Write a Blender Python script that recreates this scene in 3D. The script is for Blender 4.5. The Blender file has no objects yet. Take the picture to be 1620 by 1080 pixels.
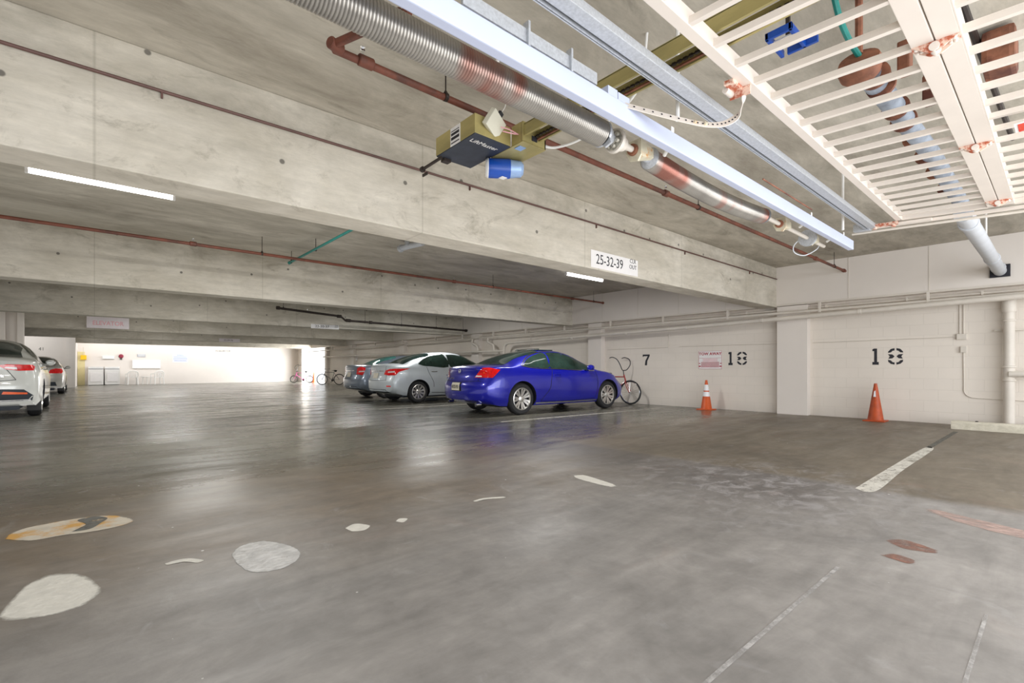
import bpy, bmesh, math, random
from mathutils import Vector, Matrix, geometry
from mathutils.bvhtree import BVHTree
random.seed(7)
C = bpy.context.scene.collection
R = math.radians

# ------------------------------------------------------------------ materials
def _n(nt, t, **k):
    n = nt.nodes.new(t)
    for a, b in k.items():
        if a in n.inputs: n.inputs[a].default_value = b
        else: setattr(n, a, b)
    return n

def mat(name, col, rough=0.5, metal=0.0, vary=0.08, scale=6.0, bump=0.0, bscale=60.0, coat=0.0, emit=None, estr=0.0, spec=0.5, rust=None, rustamt=0.5, rscale=3.0, stretch=(1, 1, 1)):
    m = bpy.data.materials.new(name); m.use_nodes = True
    nt = m.node_tree; b = nt.nodes['Principled BSDF']
    tc = _n(nt, 'ShaderNodeTexCoord'); mp = _n(nt, 'ShaderNodeMapping'); mp.inputs['Scale'].default_value = stretch
    nt.links.new(tc.outputs['Object'], mp.inputs['Vector'])
    nz = _n(nt, 'ShaderNodeTexNoise', Scale=scale, Detail=5.0, Roughness=0.6)
    nt.links.new(mp.outputs[0], nz.inputs['Vector'])
    cr = _n(nt, 'ShaderNodeValToRGB')
    lo = [max(0, c * (1 - vary * 1.6)) for c in col]; hi = [min(1, c * (1 + vary * 1.6)) for c in col]
    cr.color_ramp.elements[0].color = (*lo, 1); cr.color_ramp.elements[0].position = 0.3
    cr.color_ramp.elements[1].color = (*hi, 1); cr.color_ramp.elements[1].position = 0.7
    nt.links.new(nz.outputs['Fac'], cr.inputs['Fac'])
    out = cr.outputs['Color']
    if rust:
        n2 = _n(nt, 'ShaderNodeTexNoise', Scale=rscale, Detail=7.0, Roughness=0.7)
        nt.links.new(mp.outputs[0], n2.inputs['Vector'])
        r2 = _n(nt, 'ShaderNodeValToRGB')
        p = 1 - rustamt
        r2.color_ramp.elements[0].position = max(0, p - 0.05); r2.color_ramp.elements[1].position = min(1, p + 0.06)
        nt.links.new(n2.outputs['Fac'], r2.inputs['Fac'])
        mx = _n(nt, 'ShaderNodeMix', data_type='RGBA')
        nt.links.new(r2.outputs['Color'], mx.inputs[0]); nt.links.new(out, mx.inputs[6]); mx.inputs[7].default_value = (*rust, 1)
        out = mx.outputs[2]
    nt.links.new(out, b.inputs['Base Color'])
    b.inputs['Roughness'].default_value = rough; b.inputs['Metallic'].default_value = metal
    b.inputs['Specular IOR Level'].default_value = spec
    if coat: b.inputs['Coat Weight'].default_value = coat; b.inputs['Coat Roughness'].default_value = 0.05
    if emit: b.inputs['Emission Color'].default_value = (*emit, 1); b.inputs['Emission Strength'].default_value = estr
    if bump:
        n3 = _n(nt, 'ShaderNodeTexNoise', Scale=bscale, Detail=4.0)
        nt.links.new(mp.outputs[0], n3.inputs['Vector'])
        bp = _n(nt, 'ShaderNodeBump', Strength=bump, Distance=0.01)
        nt.links.new(n3.outputs['Fac'], bp.inputs['Height']); nt.links.new(bp.outputs[0], b.inputs['Normal'])
    return m

def concrete(name, light, mid, dark, stretch, contrast=0.5, stain=0.35, holes=True, rough=0.85, big=0.5):
    """board-formed concrete: broad blotches, streaks along the pour, dark stains, tie holes"""
    m = bpy.data.materials.new(name); m.use_nodes = True
    nt = m.node_tree; b = nt.nodes['Principled BSDF']; L = nt.links.new
    tc = _n(nt, 'ShaderNodeTexCoord')
    mp = _n(nt, 'ShaderNodeMapping'); mp.inputs['Scale'].default_value = stretch; L(tc.outputs['Object'], mp.inputs['Vector'])
    a = _n(nt, 'ShaderNodeTexNoise', Scale=big * 2, Detail=8.0, Roughness=0.65, Distortion=0.6); L(mp.outputs[0], a.inputs['Vector'])
    cr = _n(nt, 'ShaderNodeValToRGB')
    e = cr.color_ramp.elements
    e[0].position = 0.5 - contrast * 0.4; e[0].color = (*mid, 1); e[1].position = 0.5 + contrast * 0.3; e[1].color = (*light, 1)
    L(a.outputs['Fac'], cr.inputs['Fac'])
    # fine streaks
    mp2 = _n(nt, 'ShaderNodeMapping'); mp2.inputs['Scale'].default_value = (stretch[0] * 2, stretch[1] * 4, stretch[2] * 6); L(tc.outputs['Object'], mp2.inputs['Vector'])
    s = _n(nt, 'ShaderNodeTexNoise', Scale=2.2, Detail=8.0, Roughness=0.75); L(mp2.outputs[0], s.inputs['Vector'])
    sr = _n(nt, 'ShaderNodeMapRange'); sr.inputs[1].default_value = 0.3; sr.inputs[2].default_value = 0.7; sr.inputs[3].default_value = 0.84; sr.inputs[4].default_value = 1.1; L(s.outputs['Fac'], sr.inputs[0])
    mul = _n(nt, 'ShaderNodeMix', data_type='RGBA', blend_type='MULTIPLY'); mul.inputs[0].default_value = 1.0
    L(cr.outputs['Color'], mul.inputs[6]); L(sr.outputs[0], mul.inputs[7])
    # dark stains
    d = _n(nt, 'ShaderNodeTexNoise', Scale=big * 3.4, Detail=10.0, Roughness=0.75, Distortion=1.2); L(mp.outputs[0], d.inputs['Vector'])
    dr = _n(nt, 'ShaderNodeMapRange'); dr.inputs[1].default_value = 0.56; dr.inputs[2].default_value = 0.74; dr.inputs[3].default_value = 0.0; dr.inputs[4].default_value = stain; L(d.outputs['Fac'], dr.inputs[0])
    mx = _n(nt, 'ShaderNodeMix', data_type='RGBA'); L(dr.outputs[0], mx.inputs[0]); L(mul.outputs[2], mx.inputs[6]); mx.inputs[7].default_value = (*dark, 1)
    out = mx.outputs[2]
    if holes:
        sp = _n(nt, 'ShaderNodeSeparateXYZ'); L(tc.outputs['Object'], sp.inputs[0]); cb = _n(nt, 'ShaderNodeCombineXYZ'); L(sp.outputs[0], cb.inputs[0]); L(sp.outputs[2], cb.inputs[1])
        # dark mildew band along the top of the pour, vertical form joints
        zb = _n(nt, 'ShaderNodeMapRange'); zb.inputs[1].default_value = 2.86; zb.inputs[2].default_value = 2.96; L(sp.outputs[2], zb.inputs[0])
        zn = _n(nt, 'ShaderNodeTexNoise', Scale=2.6, Detail=9.0, Roughness=0.7); L(mp.outputs[0], zn.inputs['Vector'])
        zr = _n(nt, 'ShaderNodeMapRange'); zr.inputs[1].default_value = 0.42; zr.inputs[2].default_value = 0.66; zr.inputs[4].default_value = 0.55; L(zn.outputs['Fac'], zr.inputs[0])
        zm = _n(nt, 'ShaderNodeMath', operation='MULTIPLY'); L(zb.outputs[0], zm.inputs[0]); L(zr.outputs[0], zm.inputs[1])
        m3 = _n(nt, 'ShaderNodeMix', data_type='RGBA'); L(zm.outputs[0], m3.inputs[0]); L(out, m3.inputs[6]); m3.inputs[7].default_value = (*[c * .62 for c in mid], 1); out = m3.outputs[2]
        pm = _n(nt, 'ShaderNodeMath', operation='PINGPONG'); L(sp.outputs[0], pm.inputs[0]); pm.inputs[1].default_value = 1.22
        pr_ = _n(nt, 'ShaderNodeMapRange'); pr_.inputs[1].default_value = 0.0; pr_.inputs[2].default_value = 0.012; pr_.inputs[3].default_value = 0.3; pr_.inputs[4].default_value = 0.0; L(pm.outputs[0], pr_.inputs[0])
        m4 = _n(nt, 'ShaderNodeMix', data_type='RGBA'); L(pr_.outputs[0], m4.inputs[0]); L(out, m4.inputs[6]); m4.inputs[7].default_value = (*dark, 1); out = m4.outputs[2]
        v = _n(nt, 'ShaderNodeTexVoronoi', Scale=1.15, Randomness=0.75); v.voronoi_dimensions = '2D'; L(cb.outputs[0], v.inputs['Vector'])
        vr = _n(nt, 'ShaderNodeMapRange'); vr.inputs[1].default_value = 0.018; vr.inputs[2].default_value = 0.028; vr.inputs[3].default_value = 0.75; vr.inputs[4].default_value = 0.0; L(v.outputs['Distance'], vr.inputs[0])
        m2 = _n(nt, 'ShaderNodeMix', data_type='RGBA'); L(vr.outputs[0], m2.inputs[0]); L(out, m2.inputs[6]); m2.inputs[7].default_value = (0.05, 0.045, 0.04, 1)
        out = m2.outputs[2]
    L(out, b.inputs['Base Color']); b.inputs['Roughness'].default_value = rough; b.inputs['Specular IOR Level'].default_value = 0.3
    bp = _n(nt, 'ShaderNodeBump', Strength=0.35, Distance=0.01); L(s.outputs['Fac'], bp.inputs['Height']); L(bp.outputs[0], b.inputs['Normal'])
    return m

def block_wall(name, col):
    """painted concrete block on a wall that runs along Y"""
    m = bpy.data.materials.new(name); m.use_nodes = True
    nt = m.node_tree; b = nt.nodes['Principled BSDF']; L = nt.links.new
    tc = _n(nt, 'ShaderNodeTexCoord'); sx = _n(nt, 'ShaderNodeSeparateXYZ'); L(tc.outputs['Object'], sx.inputs[0])
    ad = _n(nt, 'ShaderNodeMath', operation='ADD'); L(sx.outputs[0], ad.inputs[0]); L(sx.outputs[1], ad.inputs[1])
    cb = _n(nt, 'ShaderNodeCombineXYZ'); L(ad.outputs[0], cb.inputs[0]); L(sx.outputs[2], cb.inputs[1])
    br = _n(nt, 'ShaderNodeTexBrick', Scale=1.0); br.inputs['Brick Width'].default_value = 0.4; br.inputs['Row Height'].default_value = 0.2
    br.inputs['Mortar Size'].default_value = 0.006; br.inputs['Mortar Smooth'].default_value = 0.6
    L(cb.outputs[0], br.inputs['Vector'])
    br.inputs['Color1'].default_value = (*col, 1); br.inputs['Color2'].default_value = (*[c * 0.985 for c in col], 1)
    br.inputs['Mortar'].default_value = (*[c * 0.93 for c in col], 1)
    nz = _n(nt, 'ShaderNodeTexNoise', Scale=0.8, Detail=5.0); L(tc.outputs['Object'], nz.inputs['Vector'])
    mr = _n(nt, 'ShaderNodeMapRange'); mr.inputs[1].default_value = 0.3; mr.inputs[2].default_value = 0.7; mr.inputs[3].default_value = 0.93; mr.inputs[4].default_value = 1.03; L(nz.outputs['Fac'], mr.inputs[0])
    # slightly darker band near the floor
    zr = _n(nt, 'ShaderNodeMapRange'); zr.inputs[1].default_value = 0.0; zr.inputs[2].default_value = 0.22; zr.inputs[3].default_value = 0.88; zr.inputs[4].default_value = 1.0; L(sx.outputs[2], zr.inputs[0])
    m1 = _n(nt, 'ShaderNodeMath', operation='MULTIPLY'); L(mr.outputs[0], m1.inputs[0]); L(zr.outputs[0], m1.inputs[1])
    mul = _n(nt, 'ShaderNodeMix', data_type='RGBA', blend_type='MULTIPLY'); mul.inputs[0].default_value = 1.0
    L(br.outputs['Color'], mul.inputs[6]); L(m1.outputs[0], mul.inputs[7]); L(mul.outputs[2], b.inputs['Base Color'])
    b.inputs['Roughness'].default_value = 0.6
    bp = _n(nt, 'ShaderNodeBump', Strength=0.25, Distance=0.01, invert=True); L(br.outputs['Fac'], bp.inputs['Height']); L(bp.outputs[0], b.inputs['Normal'])
    return m

def floor_mat():
    m = bpy.data.materials.new('stained_concrete_floor'); m.use_nodes = True
    nt = m.node_tree; b = nt.nodes['Principled BSDF']; L = nt.links.new
    tc = _n(nt, 'ShaderNodeTexCoord'); P = tc.outputs['Object']
    sx = _n(nt, 'ShaderNodeSeparateXYZ'); L(P, sx.inputs[0])
    wob = _n(nt, 'ShaderNodeTexNoise', Scale=1.3, Detail=6.0, Roughness=0.7); L(P, wob.inputs['Vector'])
    def ss(sock, lo, hi, amp=0.6):
        w = _n(nt, 'ShaderNodeMath', operation='MULTIPLY_ADD'); L(wob.outputs['Fac'], w.inputs[0]); w.inputs[1].default_value = amp; L(sock, w.inputs[2])
        r = _n(nt, 'ShaderNodeMapRange', interpolation_type='SMOOTHSTEP'); r.inputs[1].default_value = lo + amp * .5; r.inputs[2].default_value = hi + amp * .5; L(w.outputs[0], r.inputs[0]); return r.outputs[0]
    def mix(f, a, c, mode='MIX'):
        x = _n(nt, 'ShaderNodeMix', data_type='RGBA', blend_type=mode)
        if isinstance(f, float): x.inputs[0].default_value = f
        else: L(f, x.inputs[0])
        for i, s in ((6, a), (7, c)):
            if isinstance(s, tuple): x.inputs[i].default_value = (*s, 1)
            else: L(s, x.inputs[i])
        return x.outputs[2]
    def noise(scale, st, lo, hi, a, c, det=8.0, dist=0.5, rot=0.0):
        mp = _n(nt, 'ShaderNodeMapping'); mp.inputs['Scale'].default_value = st; mp.inputs['Rotation'].default_value = (0, 0, rot); L(P, mp.inputs['Vector'])
        n = _n(nt, 'ShaderNodeTexNoise', Scale=scale, Detail=det, Roughness=0.65, Distortion=dist); L(mp.outputs[0], n.inputs['Vector'])
        r = _n(nt, 'ShaderNodeMapRange'); r.inputs[1].default_value = lo; r.inputs[2].default_value = hi; r.inputs[3].default_value = a; r.inputs[4].default_value = c; L(n.outputs['Fac'], r.inputs[0]); return r.outputs[0]
    near = ss(sx.outputs[1], 3.1, 5.2, 1.2)           # worn pale slab near the gate -> darker aisle
    base = mix(near, FLOOR_NEAR, FLOOR_FAR)
    # brownish dirt crossing the aisle mouth
    br1 = ss(sx.outputs[1], 2.0, 3.6, 1.2); br2 = ss(sx.outputs[1], 4.2, 6.0, 1.0)
    sub = _n(nt, 'ShaderNodeMath', operation='SUBTRACT'); L(br1, sub.inputs[0]); L(br2, sub.inputs[1])
    nb = noise(0.9, (1, 1, 1), 0.3, 0.6, 0.35, 1.0)
    mb = _n(nt, 'ShaderNodeMath', operation='MULTIPLY', use_clamp=True); L(sub.outputs[0], mb.inputs[0]); L(nb, mb.inputs[1])
    base = mix(mb.outputs[0], base, FLOOR_BROWN)
    # parking bay slab on the right, tan, with a clean joint
    bay = ss(sx.outputs[0], 4.72, 4.95, 0.35)
    bayy = ss(sx.outputs[1], 3.2, 4.4, 0.5)
    inv = _n(nt, 'ShaderNodeMath', operation='SUBTRACT'); inv.inputs[0].default_value = 1.0; L(bayy, inv.inputs[1])
    bm_ = _n(nt, 'ShaderNodeMath', operation='MULTIPLY'); L(bay, bm_.inputs[0]); L(inv.outputs[0], bm_.inputs[1])
    base = mix(bm_.outputs[0], base, FLOOR_BAY)
    # darker strip just before the joint
    d1 = ss(sx.outputs[0], 3.3, 4.3, 0.8); d2 = ss(sx.outputs[0], 4.75, 4.9, 0.35)
    ds = _n(nt, 'ShaderNodeMath', operation='SUBTRACT', use_clamp=True); L(d1, ds.inputs[0]); L(d2, ds.inputs[1])
    dd = ss(sx.outputs[1], 0.9, 1.5, 0.8)
    dm = _n(nt, 'ShaderNodeMath', operation='MULTIPLY'); L(ds.outputs[0], dm.inputs[0]); L(dd, dm.inputs[1])
    dm2 = _n(nt, 'ShaderNodeMath', operation='MULTIPLY'); L(dm.outputs[0], dm2.inputs[0]); dm2.inputs[1].default_value = 0.6
    base = mix(dm2.outputs[0], base, (0.10, 0.09, 0.085))
    # blotches and sweeping tyre / mop streaks
    bl = noise(0.55, (1, 1, 1), 0.32, 0.68, 0.80, 1.18, dist=1.2); st = noise(1.6, (0.6, 1.8, 1), 0.28, 0.72, 0.84, 1.14, dist=1.6, rot=0.6)
    st2 = noise(3.0, (0.35, 3.2, 1), 0.3, 0.7, 0.92, 1.08, dist=0.4, rot=-0.9)
    fi = noise(9.0, (1, 1, 1), 0.3, 0.7, 0.90, 1.10, det=12.0)
    md = noise(3.2, (1, 1, 1), 0.32, 0.68, 0.88, 1.12, det=10.0, dist=1.0)
    for f in (bl, st, st2, fi, md): base = mix(1.0, base, f, 'MULTIPLY')
    # pale chalky scuffs
    ch = noise(2.2, (1.3, 1.0, 1), 0.60, 0.74, 0.0, 0.4, det=12.0, dist=1.5)
    base = mix(ch, base, (0.42, 0.41, 0.41))
    # white efflorescence near the bay joint
    cx_ = _n(nt, 'ShaderNodeVectorMath', operation='DISTANCE'); L(P, cx_.inputs[0]); cx_.inputs[1].default_value = (4.3, 1.75, 0)
    cr_ = _n(nt, 'ShaderNodeMapRange'); cr_.inputs[1].default_value = 0.25; cr_.inputs[2].default_value = 1.5; cr_.inputs[3].default_value = 1.0; cr_.inputs[4].default_value = 0.0; L(cx_.outputs['Value'], cr_.inputs[0])
    cn_ = noise(4.5, (1, 1.4, 1), 0.48, 0.64, 0.0, 0.75, det=14.0, dist=0.8)
    cm_ = _n(nt, 'ShaderNodeMath', operation='MULTIPLY'); L(cr_.outputs[0], cm_.inputs[0]); L(cn_, cm_.inputs[1]); base = mix(cm_.outputs[0], base, (0.40, 0.385, 0.385))
    # reddish blush
    rb = noise(1.1, (1, 1, 1), 0.58, 0.75, 0.0, 0.22, dist=1.2); base = mix(rb, base, (0.34, 0.22, 0.17))
    # small specks of paint and oil drops
    for sc, th, colr, amt in ((3.0, 0.026, (0.75, 0.74, 0.72), 0.9), (5.1, 0.022, (0.6, 0.59, 0.57), 0.7), (1.9, 0.022, (0.03, 0.03, 0.03), 0.8)):
        v = _n(nt, 'ShaderNodeTexVoronoi', Scale=sc, Randomness=1.0); L(P, v.inputs['Vector'])
        r = _n(nt, 'ShaderNodeMapRange'); r.inputs[1].default_value = th * .7; r.inputs[2].default_value = th; r.inputs[3].default_value = amt; r.inputs[4].default_value = 0.0; L(v.outputs['Distance'], r.inputs[0])
        base = mix(r.outputs[0], base, colr)
    L(base, b.inputs['Base Color'])
    # roughness: sealed, shinier in the aisle
    rn = noise(1.2, (0.5, 2.2, 1), 0.3, 0.7, -0.10, 0.12, rot=0.2)
    rr = _n(nt, 'ShaderNodeMapRange'); rr.inputs[3].default_value = 0.50; rr.inputs[4].default_value = 0.25; L(near, rr.inputs[0])
    ra = _n(nt, 'ShaderNodeMath', operation='ADD', use_clamp=True); L(rr.outputs[0], ra.inputs[0]); L(rn, ra.inputs[1]); L(ra.outputs[0], b.inputs['Roughness'])
    mpb = _n(nt, 'ShaderNodeMapping'); mpb.inputs['Scale'].default_value = (1, 1, 1); L(P, mpb.inputs['Vector'])
    bn = _n(nt, 'ShaderNodeTexNoise', Scale=2.5, Detail=6.0, Roughness=0.6); L(mpb.outputs[0], bn.inputs['Vector'])
    bp = _n(nt, 'ShaderNodeBump', Strength=0.25, Distance=0.02); L(bn.outputs['Fac'], bp.inputs['Height']); L(bp.outputs[0], b.inputs['Normal'])
    return m
def s2l(*c): return tuple(((x / 255) / 12.92 if x / 255 <= 0.04045 else ((x / 255 + 0.055) / 1.055) ** 2.4) for x in c)
FLOOR_NEAR = s2l(138, 134, 130); FLOOR_FAR = s2l(102, 100, 91); FLOOR_BROWN = s2l(118, 105, 89); FLOOR_BAY = s2l(112, 103, 90)

M = {}
M['beam'] = concrete('board_formed_concrete_beam', s2l(212, 206, 194), s2l(178, 171, 156), s2l(112, 104, 88), (0.7, 1, 1.2), stain=0.7)
M['ceil'] = concrete('board_formed_concrete_soffit', s2l(204, 198, 185), s2l(156, 149, 136), s2l(104, 97, 84), (0.6, 1.3, 1), stain=0.5, holes=False, big=0.6)
M['wall'] = block_wall('white_painted_block', s2l(228, 220, 210))
M['plain'] = mat('white_painted_plaster', s2l(224, 217, 210), 0.6, vary=0.02, scale=1.0)
M['pipew'] = mat('white_painted_pipe', s2l(214, 207, 197), 0.45, vary=0.04, scale=3)
M['floor'] = floor_mat()
M['red'] = mat('red_oxide_pipe', s2l(114, 64, 48), 0.6, vary=0.15, scale=5, rust=s2l(84, 50, 40), rustamt=0.45)
M['dred'] = mat('dark_brown_conduit', s2l(96, 68, 62), 0.5, vary=0.15)
M['iron'] = mat('dark_iron', s2l(58, 50, 46), 0.5, 0.5, vary=0.2)
M['lav'] = mat('pale_blue_painted_steel', s2l(190, 198, 222), 0.35, vary=0.02, scale=2)
M['galv'] = mat('galvanised_steel', s2l(190, 194, 200), 0.4, 0.35, vary=0.09, scale=70)
M['gatew'] = mat('cream_painted_gate_steel', s2l(226, 217, 208), 0.35, vary=0.02, scale=4, rust=s2l(170, 92, 60), rustamt=0.27, rscale=9)
M['olive'] = mat('olive_zinc_plated_steel', s2l(176, 164, 110), 0.4, 0.35, vary=0.16, scale=5, stretch=(1, .3, 1))
M['black'] = mat('black_plastic', (0.02, 0.022, 0.028), 0.35, vary=0.2)
M['navy'] = mat('dark_slate_cover', s2l(44, 50, 62), 0.5, vary=0.15, scale=12)
M['blue'] = mat('blue_enamel', s2l(20, 74, 168), 0.3, vary=0.1)
M['pblue'] = mat('pale_blue_metal', s2l(150, 178, 220), 0.35, 0.3)
M['white'] = mat('white_plastic', s2l(235, 234, 232), 0.4, vary=0.02)
M['offw'] = mat('off_white_plastic', s2l(218, 216, 200), 0.45, vary=0.03)
M['teal'] = mat('teal_painted_pipe', s2l(30, 128, 120), 0.45, vary=0.12)
M['copper'] = mat('rusty_copper', s2l(136, 88, 66), 0.65, 0.1, vary=0.3, scale=8, rust=s2l(90, 50, 40), rustamt=0.45)
M['greypipe'] = mat('grey_plastic_pipe', s2l(186, 190, 196), 0.4, vary=0.04)
M['greyins'] = mat('grey_wrapped_insulation', s2l(140, 150, 164), 0.6, vary=0.2, scale=9)
M['orange'] = mat('orange_rubber', s2l(206, 86, 28), 0.45, vary=0.08, scale=9)
M['dorange'] = mat('dull_orange_rubber', s2l(176, 72, 28), 0.5, vary=0.15, scale=9)
M['reflect'] = mat('white_reflective_band', s2l(235, 235, 238), 0.3, vary=0.04)
M['ink'] = mat('black_stencil_paint', s2l(36, 36, 44), 0.6, vary=0.15, scale=20)
M['redink'] = mat('red_print', s2l(176, 40, 62), 0.5)
M['pinkink'] = mat('faded_pink_print', s2l(226, 168, 176), 0.5)
M['blueink'] = mat('faded_blue_print', s2l(150, 172, 220), 0.5)
M['sign'] = mat('white_sign_board', s2l(238, 236, 236), 0.5, vary=0.02)
M['fadedsign'] = mat('pale_sign_board', s2l(222, 214, 218), 0.5, vary=0.03)
M['tube'] = mat('lit_fluorescent_tube', (1, 1, 1), 0.5, vary=0.0, emit=(1.0, 0.98, 0.94), estr=9.0)
M['patchw'] = mat('white_repair_mortar', s2l(222, 219, 210), 0.8, vary=0.06, scale=14, bump=0.3, bscale=40)
M['patchg'] = mat('cracked_grey_mortar', s2l(205, 204, 202), 0.8, vary=0.12, scale=12, bump=0.6, bscale=30, rust=s2l(150, 145, 140), rustamt=0.36, rscale=8)
M['patcho'] = mat('ochre_stained_mortar', s2l(205, 196, 180), 0.8, vary=0.08, scale=10, rust=s2l(208, 160, 84), rustamt=0.47, rscale=3.0)
M['line'] = mat('worn_white_line_paint', s2l(202, 198, 188), 0.7, vary=0.08, scale=10, rust=s2l(130, 124, 112), rustamt=0.42, rscale=7)
M['fline'] = mat('faded_line_paint', s2l(172, 169, 166), 0.7, vary=0.05, scale=10)
M['redstain'] = mat('red_brown_stain', s2l(134, 96, 82), 0.7, vary=0.1, scale=10)
M['pinkstain'] = mat('faded_pink_kerb_paint', s2l(182, 156, 146), 0.7, vary=0.1, scale=10)
M['darkstain'] = mat('dark_tar', s2l(88, 88, 82), 0.6, vary=0.15, scale=20)
M['curb'] = concrete('pale_precast_concrete', s2l(214, 208, 192), s2l(190, 184, 166), s2l(140, 132, 112), (1, 1, 1), stain=0.4, holes=False, big=3)
M['rubber'] = mat('tyre_rubber', (0.022, 0.022, 0.024), 0.75, vary=0.15)
M['rim'] = mat('machined_alloy', s2l(206, 204, 200), 0.28, 0.75, vary=0.04)
M['chrome'] = mat('chrome', (0.85, 0.86, 0.88), 0.12, 1.0, vary=0.02)
M['glass'] = mat('tinted_car_glass', (0.012, 0.03, 0.028), 0.06, 0.0, vary=0.3, scale=1.5, spec=0.8)
M['glassg'] = mat('green_tinted_car_glass', s2l(34, 52, 46), 0.06, 0.0, vary=0.35, scale=2.0, spec=0.8)
M['glasst'] = mat('teal_reflection_car_glass', s2l(66, 128, 124), 0.08, 0.0, vary=0.15, scale=2.0, spec=0.8)  # teal reflection painted into the glass colour
M['tail'] = mat('red_lamp_lens', s2l(205, 18, 22), 0.12, vary=0.25, scale=18, coat=0.8, emit=(0.6, 0.01, 0.01), estr=0.12)
M['amber'] = mat('amber_lens', s2l(236, 92, 34), 0.2, vary=0.15, coat=0.6)
M['lensw'] = mat('clear_lamp_lens', s2l(225, 222, 222), 0.12, vary=0.08, coat=0.6)
M['plate'] = mat('pale_number_plate', s2l(222, 216, 200), 0.45, vary=0.05)
M['seam'] = mat('panel_gap', (0.012, 0.012, 0.02), 0.7, vary=0.1)
M['pink'] = mat('pink_bike_paint', s2l(214, 96, 160), 0.35, coat=0.4)
M['redp'] = mat('dark_red_bike_paint', s2l(158, 36, 34), 0.35, coat=0.4)
M['greyp'] = mat('grey_bike_paint', s2l(120, 116, 112), 0.4, coat=0.3)
M['yellow'] = mat('yellow_enamel', s2l(236, 190, 20), 0.5, vary=0.04)
M['pyel'] = mat('pale_yellow_paint', s2l(218, 206, 156), 0.5, vary=0.03)
M['redrefl'] = mat('red_reflector', s2l(225, 48, 20), 0.2, vary=0.1, scale=30, coat=0.6)
M['brass'] = mat('oily_cast_bearing', s2l(206, 200, 178), 0.5, vary=0.1, scale=14, rust=s2l(204, 140, 60), rustamt=0.42, rscale=10)
M['cast'] = mat('dull_cast_aluminium', s2l(176, 172, 160), 0.5, 0.4, vary=0.3, scale=30)

def spring_mat():
    m = mat('oiled_spring_steel', s2l(160, 156, 150), 0.34, 0.75, vary=0.12, scale=4)
    nt = m.node_tree; b = nt.nodes['Principled BSDF']; L = nt.links.new
    old = b.inputs['Base Color'].links[0].from_socket
    tc = _n(nt, 'ShaderNodeTexCoord'); mp = _n(nt, 'ShaderNodeMapping'); mp.inputs['Scale'].default_value = (2.3, 0.9, 0.9); L(tc.outputs['Object'], mp.inputs['Vector'])
    n = _n(nt, 'ShaderNodeTexNoise', Scale=1.0, Detail=3.0, Roughness=0.5); L(mp.outputs[0], n.inputs['Vector'])
    r = _n(nt, 'ShaderNodeMapRange'); r.inputs[1].default_value = 0.50; r.inputs[2].default_value = 0.58; r.inputs[3].default_value = 0.0; r.inputs[4].default_value = 0.8; L(n.outputs['Fac'], r.inputs[0])
    x = _n(nt, 'ShaderNodeMix', data_type='RGBA'); L(r.outputs[0], x.inputs[0]); L(old, x.inputs[6]); x.inputs[7].default_value = (*s2l(150, 84, 68), 1); L(x.outputs[2], b.inputs['Base Color'])
    return m
M['spring'] = spring_mat()

def worn(m, scale=5.0, lo=0.42, hi=0.56, stretch=(1, 1, 1)):
    """paint worn away in flecks: the concrete shows through"""
    nt = m.node_tree; b = nt.nodes['Principled BSDF']; L = nt.links.new
    tc = _n(nt, 'ShaderNodeTexCoord'); mp = _n(nt, 'ShaderNodeMapping'); mp.inputs['Scale'].default_value = stretch; L(tc.outputs['Object'], mp.inputs['Vector'])
    n = _n(nt, 'ShaderNodeTexNoise', Scale=scale, Detail=9.0, Roughness=0.7); L(mp.outputs[0], n.inputs['Vector'])
    r = _n(nt, 'ShaderNodeMapRange'); r.inputs[1].default_value = lo; r.inputs[2].default_value = hi; L(n.outputs['Fac'], r.inputs[0]); L(r.outputs[0], b.inputs['Alpha'])
def feather(m, scale, amp, lo, hi, stretch=(1, 1, 1)):
    """ragged edge: the patch thins out over the concrete towards its rim"""
    nt = m.node_tree; b = nt.nodes['Principled BSDF']; L = nt.links.new
    tc = _n(nt, 'ShaderNodeTexCoord'); mp = _n(nt, 'ShaderNodeMapping'); mp.inputs['Scale'].default_value = stretch; L(tc.outputs['Object'], mp.inputs['Vector'])
    n = _n(nt, 'ShaderNodeTexNoise', Scale=scale, Detail=10.0, Roughness=0.75); L(mp.outputs[0], n.inputs['Vector'])
    at = _n(nt, 'ShaderNodeAttribute', attribute_name='fade')
    ma = _n(nt, 'ShaderNodeMath', operation='MULTIPLY_ADD'); L(n.outputs['Fac'], ma.inputs[0]); ma.inputs[1].default_value = amp; L(at.outputs['Fac'], ma.inputs[2])
    r = _n(nt, 'ShaderNodeMapRange'); r.inputs[1].default_value = lo; r.inputs[2].default_value = hi; L(ma.outputs[0], r.inputs[0]); L(r.outputs[0], b.inputs['Alpha'])
feather(M['patchw'], 12, 1.6, 1.05, 1.6); feather(M['patchg'], 16, 1.2, .9, 1.12); feather(M['patcho'], 12, 1.0, .75, 1.0)
feather(M['redstain'], 7, 3.4, 2.1, 3.0, (2.2, 1, 1)); feather(M['pinkstain'], 6, 3.2, 1.9, 3.1, (2.5, 1, 1))
if 0: worn(M['redstain'], 9, .38, .56); 0
worn(M['line'], 14, .34, .46); worn(M['fline'], 11, .30, .62); worn(M['darkstain'], 10, .36, .5)
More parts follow.
